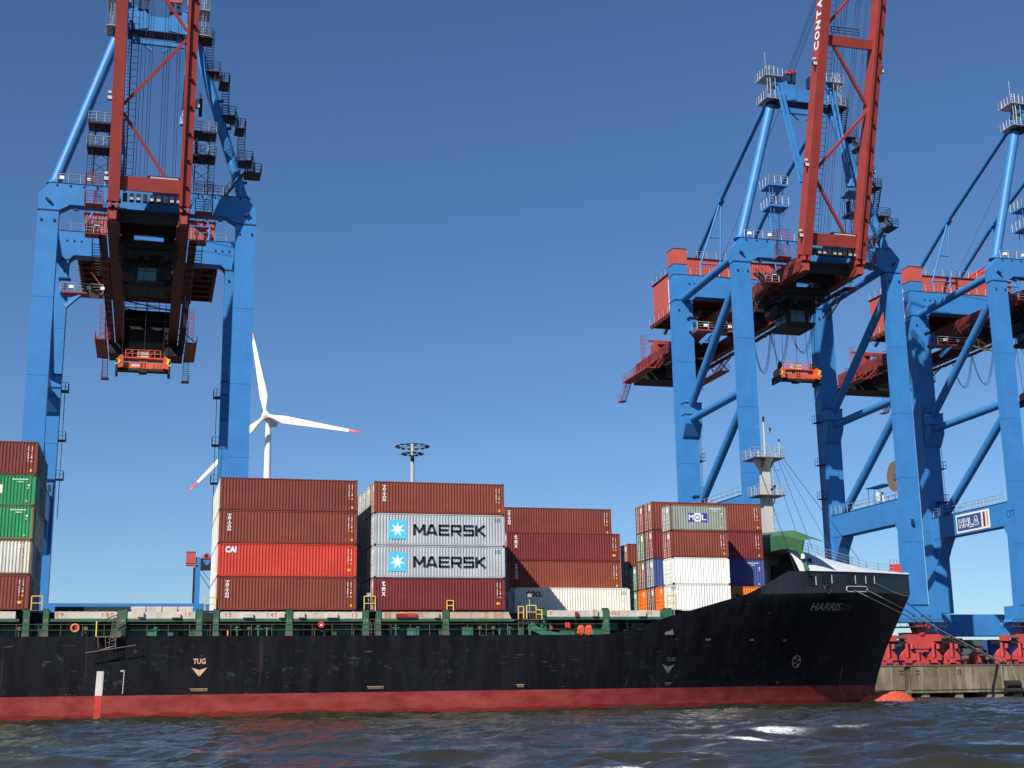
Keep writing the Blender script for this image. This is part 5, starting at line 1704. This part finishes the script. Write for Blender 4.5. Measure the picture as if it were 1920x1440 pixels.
        b = MB()       # head of the A-frame
        bx(b, sx * 3.2, sx * 4.6, 0.9, 2.6, 81.2, 84.6)
        b.prism([(cx + sx * 1.2, 81.6), (cx + sx * 3.4, 81.2), (cx + sx * 3.4, 84.4), (cx + sx * 1.8, 84.0), (cx + sx * 1.2, 83.4)], 'y', FY + 0.8, FY + 1.3)
        b.tube(W(sx * 4.2, 0.7, 83.2), W(sx * 4.2, 2.8, 83.2), 0.5, 12, 1)
        bx(b, sx * 3.0, sx * 4.9, 0.8, 2.9, 80.9, 81.15, 1)
        for k in (1.5, 2.3): bx(b, sx * k - 0.25, sx * k + 0.25, 0.6, 2.4, 84.0, 85.6, 1); bx(b, sx * k - 0.35, sx * k + 0.35, 0.5, 0.9, 85.3, 85.75, 2)
        b.build('mast_head', [BL, DK, M['coral']], t)
        b = MB()
        for z0 in (81.3, 84.7):
            bx(b, sx * 3.4, sx * 6.1, 0.3, 3.3, z0 - 0.08, z0)
            for p, q in (((3.4, 0.3), (6.1, 0.3)), ((6.1, 0.3), (6.1, 3.3)), ((3.4, 3.3), (6.1, 3.3))): b.rail(W(sx * p[0], p[1], z0), W(sx * q[0], q[1], z0), 1.15, 5, 0.04, 0, 2)
        b.ladder(W(sx * 5.4, 0.6, 81.3), W(sx * 5.4, 0.6, 86.2), (1, 0, 0), 0.5, 0.35, 0.035); b.ladder(W(sx * 4.9, 0.5, 81.3), W(sx * 4.9, 0.5, 86.2), (1, 0, 0), 0.8, 0.6, 0.03)
        if sx < 0: b.tube(W(-5.6, 1.0, 85.8), W(-5.6, 1.0, 88.4), 0.025, 4)
        b.build('mast_platform', [M['galv']], t)
        # back stay with support
        b = MB()
        b.tube(W(sx * 4.5, 2.2, 82.6), W(sx * 4.1, 21.6, 73.7), 0.36, 10); b.tube(W(sx * 4.1, 21.6, 73.7), W(sx * 4.0, 46, 59.6), 0.36, 10)
        b.bar(W(sx * 4.1, 20.9, 74.0), W(sx * 4.1, 22.2, 73.3), 0.8, 0.75, 1); b.tube(W(sx * 4.5, 2.2, 82.6), W(sx * 4.5, 4.2, 81.7), 0.5, 10, 1)
        b.build('back_stay', [BL, BL], t)
        b = MB()
        for k in (-1, 1):
            b.tube(W(sx * 4.1 + k * 0.1, 21.4, 73.5), W(sx * 6.2 + k * 1.6, 21.4, 63.6), 0.13, 8); b.tube(W(sx * 6.2 + k * 1.6, 21.4, 63.6), W(sx * 6.3 + k * 1.4, 21.3, 61.3), 0.16, 8)
        for z, w_ in ((63.7, 1.55), (68.0, 0.95)):
            xm = sx * (4.1 + 2.1 * (73.5 - z) / 9.9); b.tube(W(xm - w_, 21.4, z), W(xm + w_, 21.4, z), 0.12, 6)
        b.build('stay_support', [BL], t)
        # hanging forestay links
        b = MB()
        for k in (-0.3, 0.3):
            b.bar(W(sx * 4.05 + k, 0.2, 83.0), W(sx * 3.55 + k * 0.9, -3.4, 68.2), 0.24, 0.34)
        b.bar(W(sx * 3.6, -3.3, 68.6), W(sx * 3.5, -3.6, 67.4), 1.0, 0.4)
        b.build('forestay_link', [BL], t)
        # access tower beside the boom
        b = MB()
        xa, xb = sx * 5.0, sx * 6.6
        for xx in (xa, xb):
            for yy in (-0.6, 0.9): b.tube(W(xx, yy, 60.4), W(xx, yy, 68.2), 0.06, 5)
        for z in (61.8, 63.4, 65, 66.6): b.tube(W(xa, -0.6, z), W(xb, -0.6, z + 1.2), 0.04, 4); b.tube(W(xb, -0.6, z), W(xa, -0.6, z + 1.2), 0.04, 4); b.tube(W(xb, -0.6, z), W(xb, 0.9, z + 1.2), 0.04, 4)
        for z in (64.6, 67.6):
            b.prism([(cx + sx * 4.6, z), (cx + sx * 7.4, z), (cx + sx * 7.4, z + 0.25), (cx + sx * 4.6, z + 0.25)], 'y', FY - 1.4, FY + 1.2)
            for p, q in (((4.6, -1.4), (7.4, -1.4)), ((7.4, -1.4), (7.4, 1.2))): b.rail(W(sx * p[0], p[1], z + 0.25), W(sx * q[0], q[1], z + 0.25), 1.15, 4, 0.05, 1, 2)
        b.ladder(W(sx * 7.0, -1.2, 60.4), W(sx * 7.0, -1.2, 68.5), (1, 0, 0), 0.5, 0.4, 0.03)
        b.build('access_tower', [BL if letters or sign else M['black'], M['galv']], t)
    b = MB()
    bx(b, -3.2, 3.2, 0.9, 2.5, 81.3, 83.3); bx(b, -3.2, 3.2, 0.7, 2.7, 81.2, 81.3, 1)
    for sx in (-1, 1): b.bar(W(sx * 3.2, 1.6, 81.2), W(sx * 0.6, 1.6, 79.0), 0.3, 0.3, 0)
    b.bar(W(-3.2, 1.5, 80.0), W(3.2, 1.5, 80.0), 0.4, 0.5, 0)
    b.build('mast_crossbeam', [BL, DK], t)
    b = MB()
    for x in (-2.5, -2.3, -2.1, -1.7, -1.5): b.tube(W(x, 0.8, 85.4), bp(x + 1.3, LB - 2, 0.2), 0.026, 4, cap=False)
    for x in (-3.2, 3.2): b.tube(W(x, 1.6, 81), W(x * 1.9, 20, 61.4), 0.03, 4, cap=False)
    b.build('luffing_rope', [M['rope']], t)
    # zig-zag stairs up the right mast leg
    b = MB()
    pf = [((2.9, 4.9), 81.2), ((4.3, 5.9), 76.75), ((5.9, 7.1), 75.4), ((6.4, 8.0), 71.1), ((8.0, 9.2), 69.6), ((8.5, 10.2), 65.4), ((9.3, 11.3), 63.9), ((5.0, 7.4), 60.6)]
    for (xa, xb), z in pf:
        xa += 1.65; xb += 1.65
        bx(b, xa, xb, 0.4, 3.0, z - 0.16, z - 0.04)
        b.rail(W(xa, 0.4, z), W(xb, 0.4, z), 1.1, 3, 0.04, 0, 2); b.rail(W(xb, 0.4, z), W(xb, 3.0, z), 1.1, 2, 0.04, 0, 2)
    for x, z0, z1 in ((4.65, 76.75, 81.2), (6.75, 71.1, 75.4), (8.85, 65.4, 69.6)):
        x += 1.65; b.stairs(W(x, 2.7, z0), W(x, 0.7, z1), (1, 0, 0), 0.85, 15)
    for x, z0, z1 in ((5.8, 75.4, 76.75), (7.9, 69.6, 71.1), (10.1, 63.9, 65.4)):
        x += 1.65; b.stairs(W(x, 0.6, z0), W(x - 0.2, 1.6, z1), (1, 0, 0), 0.9, 6)
    b.stairs(W(7.0 + 1.65, 0.8, 60.6), W(9.4 + 1.65, 0.8, 63.9), (0, 1, 0), 0.9, 12)
    b.build('mast_stairs', [M['grate']], t)
    b = MB()
    for x, z in ((3.0, 64.5), (3.3, 70.3)): bx(b, x + 1.9, x + 2.3, -0.4, 0.2, z, z + 2.2); bx(b, x + 1.9, x + 2.2, -0.45, -0.4, z + 2.3, z + 2.8, 1)
    b.build('electric_box', [M['black'], M['mast']], t)

    # --- trolley with driver's cab, ropes, festoon
    b = MB()
    bx(b, -3.3, 3.3, 3.6, 12.2, 54.3, 55.2)
    for x in (-3.3, 3.3):
        for y in (4.0, 6.5, 9.2, 11.8): b.tube(W(x - 0.2, y, 55.3), W(x + 0.2, y, 55.3), 0.4, 12)
    bx(b, -2.9, 2.9, 4.2, 11.4, 53.6, 54.3)
    bx(b, -3.1, -1.7, 3.4, 11, 55.2, 56.6); bx(b, 1.8, 3.1, 3.4, 11, 55.2, 56.4)
    rg_ = random.Random(int(cx) + 5)
    for i in range(18):
        x, y = rg_.uniform(-3, 2.6), rg_.uniform(3.4, 11); bx(b, x, x + 0.5, y, y + 0.5, 53.0, 53.7 + rg_.random() * 0.6)
    tr = b.build('trolley', [M['black']], t)
    b = MB()
    bx(b, -1.75, 1.75, 6.9, 10.2, 50.8, 53.6)
    b.prism([(FY + 5.8, 50.6), (FY + 6.6, 50.25), (FY + 10.6, 50.25), (FY + 11.4, 50.6), (FY + 11.4, 50.85), (FY + 5.8, 50.85)], 'x', cx - 2.1, cx + 2.1)
    bx(b, -2.9, -1.8, 7.2, 11.0, 52.2, 54.0); bx(b, 1.8, 2.9, 7.0, 10.6, 52.6, 54.0)
    cb = b.build('driver_cab', [M['black']], tr)
    b = MB()
    for x0, x1, z0, z1 in ((-1.05, -0.36, 51.1, 52.35), (-0.3, 1.1, 51.1, 52.35), (-1.05, -0.36, 52.45, 52.8), (-0.3, 1.1, 52.45, 52.8)):
        bx(b, x0, x1, 6.86, 6.9, z0, z1)
    for y0, y1 in ((7.1, 8.4), (8.5, 10.2)): bx(b, -1.79, -1.75, y0, y1, 51.1, 52.7)
    b.build('cab_window', [M['cab']], cb)
    b = MB()
    for sx in (-1, 1):
        xr = sx * 4.95
        ys_ = [11, 19.5, 27, 33]
        for ya, yb, dp in ((11, 19.5, 5.4), (19.5, 25.5, 5.2), (25.5, 31.5, 5.4), (31.5, 37, 4.6)) if sx > 0 else ():
            for o in (0, 0.14, 0.3):
                pts = [W(xr + o, ya + (yb - ya) * k / 14, 54.7 - 4 * (dp + o) * (k / 14) * (1 - k / 14)) for k in range(15)]
                b.path(pts, 0.035, 4)
        for k in range(12):
            yb = 48 + k * 0.8
            pts = [W(3.4, yb + 0.55 * math.sin(math.pi * q / 8) * (1 if q < 4 else 1), 54.6 - 3.9 * math.sin(math.pi * q / 8)) for q in range(9)]
            if sx > 0: b.path(pts, 0.06, 4)
    b.build('festoon_cable', [M['rope']], t)
    b = MB()
    zs = SPZ[cx] + 1.2
    for x in (-2.4, 2.4):
        for y in (-0.8, 0.8): b.tube(W(x * 1.05, 8.3 + y * 2, 54), W(x, 8.3 + y, zs), 0.035, 4, cap=False)
    b.tube(W(0.15, 8.0, 54), W(0.15, 8.2, zs + 1.6), 0.04, 4, cap=False)
    b.build('hoist_rope', [M['rope']], t)
    # cable reel on the right side beam
    if letters:
        b = MB(); b.tube(W(11.0, 3.2, 29.2), W(11.5, 3.2, 29.2), 2.1, 28); b.tube(W(10.9, 3.2, 29.2), W(11.6, 3.2, 29.2), 0.5, 14, 1)
        b.build('cable_reel', [M['reel'], M['steel']], t)
        b = MB()
        for y in (6.5, 8.0, 9.5): b.tube(W(10.5, y, 26), W(10.5, y, 28.4), 0.07, 5)
        bx(b, 10.2, 12.2, 5.0, 9.8, 28.4, 28.5); bx(b, 10.6, 11.4, 7.0, 7.7, 26.3, 27.6, 1)
        b.build('reel_shelter', [BL, M['white']], t)
    if sign:
        X = cx - 12.32
        b = MB()
        def fq(b, y0, y1, z0, z1, m, o): b.face([(X - o, FY + y1, z0), (X - o, FY + y0, z0), (X - o, FY + y0, z1), (X - o, FY + y1, z1)], m)
        fq(b, 5.9, 14.0, 22.95, 25.55, 0, 0.02); fq(b, 7.9, 13.75, 23.2, 25.3, 1, 0.03); fq(b, 6.95, 7.5, 23.2, 25.3, 2, 0.03); fq(b, 6.35, 6.55, 23.2, 25.3, 1, 0.03)
        sg = b.build('company_sign', [M['white'], M['hhla'], M['oocl']], t)
        for th, m_, o in ((0.42, 'white', 0.045), (0.17, 'hhla', 0.055)):
            b = MB()
            for i, ch in enumerate('HHLA'):
                stroke(b, ch, lambda x_, z_, i=i, o=o: (X - o, FY + 13.3 - i * 1.2 - x_, 23.6 + z_), 1.1, 1.3, th)
            b.build('lettering', [M[m_]], sg)
        b = MB(); put_text(b, 'CTT', lambda u, v: (X + -0.14, FY + 1.9 - u * 1.75, 23.7 + v * 0.95), 0.0); b.build('lettering', [DK], t)
        b = MB(); put_text(b, '22', lambda u, v: W(-2.3 + u * 0.75, 19.98, 10.35 + v * 0.7), 0.03); put_text(b, 'SPL', lambda u, v: W(-0.1 + u * 1.5, 19.98, 11.1 + v * 0.5), 0.0); b.build('lettering', [M['white']], t)
    return t


SPZ = {-1.65: 40.0, 85.75: 42.9, 125.05: 41.3}
crane(-1.65, 'blue and red quay crane with raised boom at the left, behind the all-red stack', tilt=15.5)
crane(85.75, 'quay crane with white letters up its raised red boom, behind the ship bow', pylon=True, letters=True, tilt=17.5)
crane(125.05, 'quay crane at the right edge with a white and blue company sign', pylon=True, sign=True, hood=True, tilt=17)


def spreader(cx, z, label, text=None):
    y = FY + 8.3
    t = thing('container_spreader', label, 'spreader', (cx, y, z), 'orange spreaders hanging from the cranes')
    B = lambda b, x0, x1, y0, y1, z0, z1, m=0: b.box(cx + x0, cx + x1, y + y0, y + y1, z + z0, z + z1, m)
    b = MB()
    B(b, -2.75, -0.35, -0.55, 0.55, 0.35, 1.05); B(b, 0.35, 2.75, -0.55, 0.55, 0.35, 1.05); B(b, -0.42, 0.42, -0.5, 0.5, 0.2, 1.5)
    B(b, -3.05, 3.05, -0.6, 0.6, 0.05, 0.33, 1); B(b, -0.5, 0.45, -0.7, 0.7, -0.12, 0.35, 1)
    for x in (-0.24, 0.12):
        for zz in (0.55, 0.85, 1.2): B(b, x, x + 0.2, -0.53, -0.5, zz, zz + 0.16, 1)
    for k in range(3): B(b, 1.05 + k * 0.4, 1.3 + k * 0.4, -0.6, -0.55, 0.4, 1.0)
    b.bar((cx - 2.0, y - 0.4, z + 1.6), (cx - 1.4, y - 0.4, z + 1.0), 0.1, 0.1)
    b.build('main_frame', [M['orange'], M['black']], t)
    for sx in (-1, 1):
        b = MB()
        b.prism([(cx + sx * 2.3, z + 0.35), (cx + sx * 2.95, z + 0.2), (cx + sx * 2.95, z + 1.5), (cx + sx * 2.6, z + 1.85), (cx + sx * 2.3, z + 1.7)], 'y', y - 1.2, y + 1.2)
        b.prism([(cx + sx * 2.95, z - 0.3), (cx + sx * 3.2, z - 0.45), (cx + sx * 3.2, z + 0.6), (cx + sx * 2.95, z + 0.5)], 'y', y - 1.25, y + 1.25, 1)
        b.tube((cx + sx * 2.9, y - 1.25, z + 1.0), (cx + sx * 2.9, y - 1.05, z + 1.0), 0.28, 10, 2); b.box(cx + sx * 2.95, cx + sx * 3.15, y - 1.25, y - 1.0, z + 0.6, z + 1.3, 2)
        b.build('end_beam', [M['orange'], M['black'], M['yellow']], t)
    b = MB()
    B(b, -2.3, 2.3, -0.7, 0.7, 1.55, 1.72)
    for x in (-2.1, -1.3, -0.6, 0.6, 1.3, 2.0): b.tube((cx + x, y - 0.7, z + 1.7), (cx + x, y - 0.7, z + 2.6), 0.05, 5)
    for zz in (2.15, 2.6): b.tube((cx - 2.1, y - 0.7, z + zz), (cx + 2.0, y - 0.7, z + zz), 0.045, 5)
    for x in (-2.1, 0.6): b.tube((cx + x, y - 0.7, z + 1.7), (cx + x + 0.8, y - 0.7, z + 2.6), 0.04, 4)
    B(b, -0.75, 0.55, -0.55, 0.5, 1.75, 2.5, 1)
    b.build('headblock', [M['orange'], M['cream']], t)
    for x in (-2.45, 2.45):
        b = MB(); b.tube((cx + x - 0.12, y, z + 2.1), (cx + x + 0.12, y, z + 2.1), 0.48, 16); B(b, x - 0.2, x + 0.2, -0.2, 0.2, 1.6, 2.7)
        b.build('rope_sheave', [M['black']], t)
    b = MB(); b.prism([(cx + 2.6, z + 1.5), (cx + 3.15, z + 1.5), (cx + 2.95, z + 0.95)], 'y', y - 1.3, y - 1.26); b.build('corner_guide', [M['hazard']], t)
    if text:
        b = MB(); put_text(b, text, lambda u, v: (cx - 1.35 + u * 0.95, y - 0.56, z + 0.58 + v * 0.3), 0.03); b.build('lettering', [M['white']], t)


spreader(-1.65 + 0.1, 40.0, 'orange spreader hanging under the crane on the left', 'stinis')
spreader(85.75, 42.9, 'orange spreader hanging from the crane behind the bow')
spreader(125.05, 41.3, 'orange spreader cut off by the right edge of the photo')

# ------------------------------------------------------------------ wind turbine
hub = Vector((42.3, 520, 108.4))
t = thing('wind_turbine', 'white wind turbine with red blade tips standing behind the red stack', 'wind turbine', (44.0, 526.5, QZ))
b = MB(); b.tube((44.0, 526.5, QZ), (44.0, 526.5, 106.6), 2.45, 40, 0, 1.15); b.build('tower', [M['turb']], t)
yaw = R(-14.5)            # rotor axis: from nacelle towards the viewer's left
tl = R(7)
ax = Vector((math.sin(yaw) * math.cos(tl), -math.cos(yaw) * math.cos(tl), math.sin(tl)))
AXW = Vector((-0.489, -0.847, 0.208)).normalized()
e1 = AXW.cross(Vector((0, 0, 1))).normalized(); e2 = e1.cross(AXW).normalized()
b = MB()
nb_, fr_ = hub - AXW * 1.2, hub - AXW * 9.5
for k0, k1, r0, r1 in ((0, 0.35, 1.5, 1.9), (0.35, 0.8, 1.9, 1.7), (0.8, 1.0, 1.7, 1.0)):
    b.tube(nb_.lerp(fr_, k0), nb_.lerp(fr_, k1), r0, 14, 0, r1)
b.box(fr_.x - 0.6, fr_.x + 0.6, fr_.y - 3, fr_.y - 1.6, fr_.z + 1.2, fr_.z + 2.2)
b.build('nacelle', [M['turb']], t)
b = MB(); b.tube(hub - AXW * 1.4, hub + AXW * 0.6, 1.65, 20, 0, 1.5); b.tube(hub + AXW * 0.6, hub + AXW * 1.5, 1.5, 20, 0, 0.6); b.build('hub', [M['turb']], t)
RB = 44.5
for a0 in (74, 194, 314):
    a = R(a0)
    d = e1 * math.cos(a) + e2 * math.sin(a); c = AXW.cross(d).normalized()
    secs = [(0.8, 0.75, 0.75), (3.5, 0.8, 0.72), (8.5, 1.75, 0.45), (14, 1.55, 0.33), (24, 1.1, 0.22), (34, 0.75, 0.15), (41.0, 0.48, 0.1), (44.2, 0.12, 0.04)]
    def blade(secs, m):
        b = MB(); V = []
        for r_, ch, th_ in secs:
            for i in range(12):
                q = 2 * math.pi * i / 12
                off = 0.45 * (ch - 0.75) if r_ > 3 else 0
                V.append(hub + d * (r_ * 0.955) + c * (ch * math.cos(q) - off) + AXW * (th_ * math.sin(q) - 0.02 * r_ * 0))
        n_ = len(secs)
        b.mesh(V, [(i * 12 + j, (i + 1) * 12 + j, (i + 1) * 12 + (j + 1) % 12, i * 12 + (j + 1) % 12) for i in range(n_ - 1) for j in range(12)] + [tuple(range((n_ - 1) * 12, n_ * 12))], 0, True)
        return b
    bl = blade(secs[:6] + [(38.5, 0.6, 0.125)], 0).build('blade', [M['turb']], t)
    blade([(38.5, 0.6, 0.125), (41.0, 0.48, 0.1), (44.2, 0.12, 0.04)], 1).build('blade_tip', [M['turbred']], bl)

# ------------------------------------------------------------------ floodlight masts and the far crane
def light_mast(x, y, h, r_, s, label):
    t = thing('floodlight_mast', label, 'lamp mast', (x, y, QZ), 'floodlight masts in the yard')
    b = MB(); b.tube((x, y, QZ), (x, y, h), r_ * 1.4, 16, 0, r_); b.tube((x, y, h - 2.3 * s - 1.2 * s), (x, y, h - 2.3 * s), r_ * 1.08, 16, 1)
    b.build('mast_pole', [M['mast'], M['black']], t)
    for rr, z, n_ in ((2.9 * s, h - 0.4 * s, 14), (1.7 * s, h - 1.9 * s, 10)):
        b = MB()
        for i in range(24):
            a, c = i * math.pi / 12, (i + 1) * math.pi / 12
            b.tube((x + rr * math.cos(a), y + rr * math.sin(a), z), (x + rr * math.cos(c), y + rr * math.sin(c), z), 0.06 * s, 5)
        for i in range(5):
            a = i * 2 * math.pi / 5; b.tube((x, y, z), (x + rr * math.cos(a), y + rr * math.sin(a), z), 0.07 * s, 5)
        ring = b.build('lamp_ring', [M['grate']], t)
        for i in range(n_):
            a = (i + 0.5) * 2 * math.pi / n_
            b = MB(); c = Vector((x + (rr + 0.25 * s) * math.cos(a), y + (rr + 0.25 * s) * math.sin(a), z - 0.15 * s))
            b.box(c.x - 0.32 * s, c.x + 0.32 * s, c.y - 0.32 * s, c.y + 0.32 * s, c.z - 0.1 * s, c.z + 0.1 * s)
            b.build('floodlight', [M['black']], ring)


light_mast(50.4, 260, 50.4, 0.36, 1.0, 'tall grey floodlight mast with two lamp rings behind the grey star containers')
light_mast(208.5, 420, 48.2, 0.4, 1.0, 'far floodlight mast whose lamp ring just shows above the ship bow')

t = thing('distant_crane', 'small far crane with red box on a blue post left of the bright red container', 'crane', (13.5, 400, QZ))
b = MB(); b.box(13.6, 15.0, 400, 401.5, QZ, 41.0); b.box(13.0, 13.6, 400.3, 401.4, QZ, 38.0, 1); b.build('post', [M['blue'], M['black']], t)
b = MB(); b.box(10.9, 13.5, 399.6, 402, 39.2, 42.3); b.box(10.85, 13.55, 399.55, 402, 42.3, 42.5, 1); b.box(10.8, 14.0, 399.6, 402, 38.5, 39.0); b.build('counterweight', [M['coral'], M['reddark']], t)
b = MB()
b.prism([(15.0, 40.5), (15.6, 41.4), (16.6, 42.3), (17.6, 41.6), (18.0, 40.6)], 'y', 399.8, 401.5); b.box(18.2, 21, 399.8, 401.5, 40.6, 42.2); b.tube((16.5, 399.7, 41.3), (16.5, 399.8, 41.3), 0.5, 12, 1)
b.build('winch_house', [M['coral'], M['black']], t)
b = MB(); b.prism([(15.0, 37.2), (18.4, 37.2), (19.5, 40.4), (15.0, 40.4)], 'y', 400, 401.4); b.prism([(15.6, 40.2), (17.9, 40.2), (17.2, 38.6), (16.4, 38.6)], 'y', 399.8, 400, 1); b.build('beam', [M['black'], M['blue']], t)
b = MB(); b.tube((15.0, 400, 36.0), (18.8, 400, 30.5), 0.1, 5); b.tube((15.0, 400, 37.6), (18.9, 400, 33), 0.08, 5); b.build('stay', [M['rope']], t)

# ------------------------------------------------------------------ yard containers behind the cranes
GY = 'containers stacked in the yard behind the cranes'
for x, y, cols in ((88, 206, ('brownd', 'blue')), (101.5, 206, ('slate', 'brownd')), (115, 206, ('blue', 'slate')), (128.5, 206, ('brownd', 'teal')), (142, 206, ('slate', 'blue'))):
    stack(x, y, QZ + 0.02, [(F40, ST, cols[k], '%s container in the yard behind the quay crane bogies, %s' % (names[cols[k]], ('on the ground', 'on top')[k]), dict(doors=False)) for k in (0, 1)], GY)
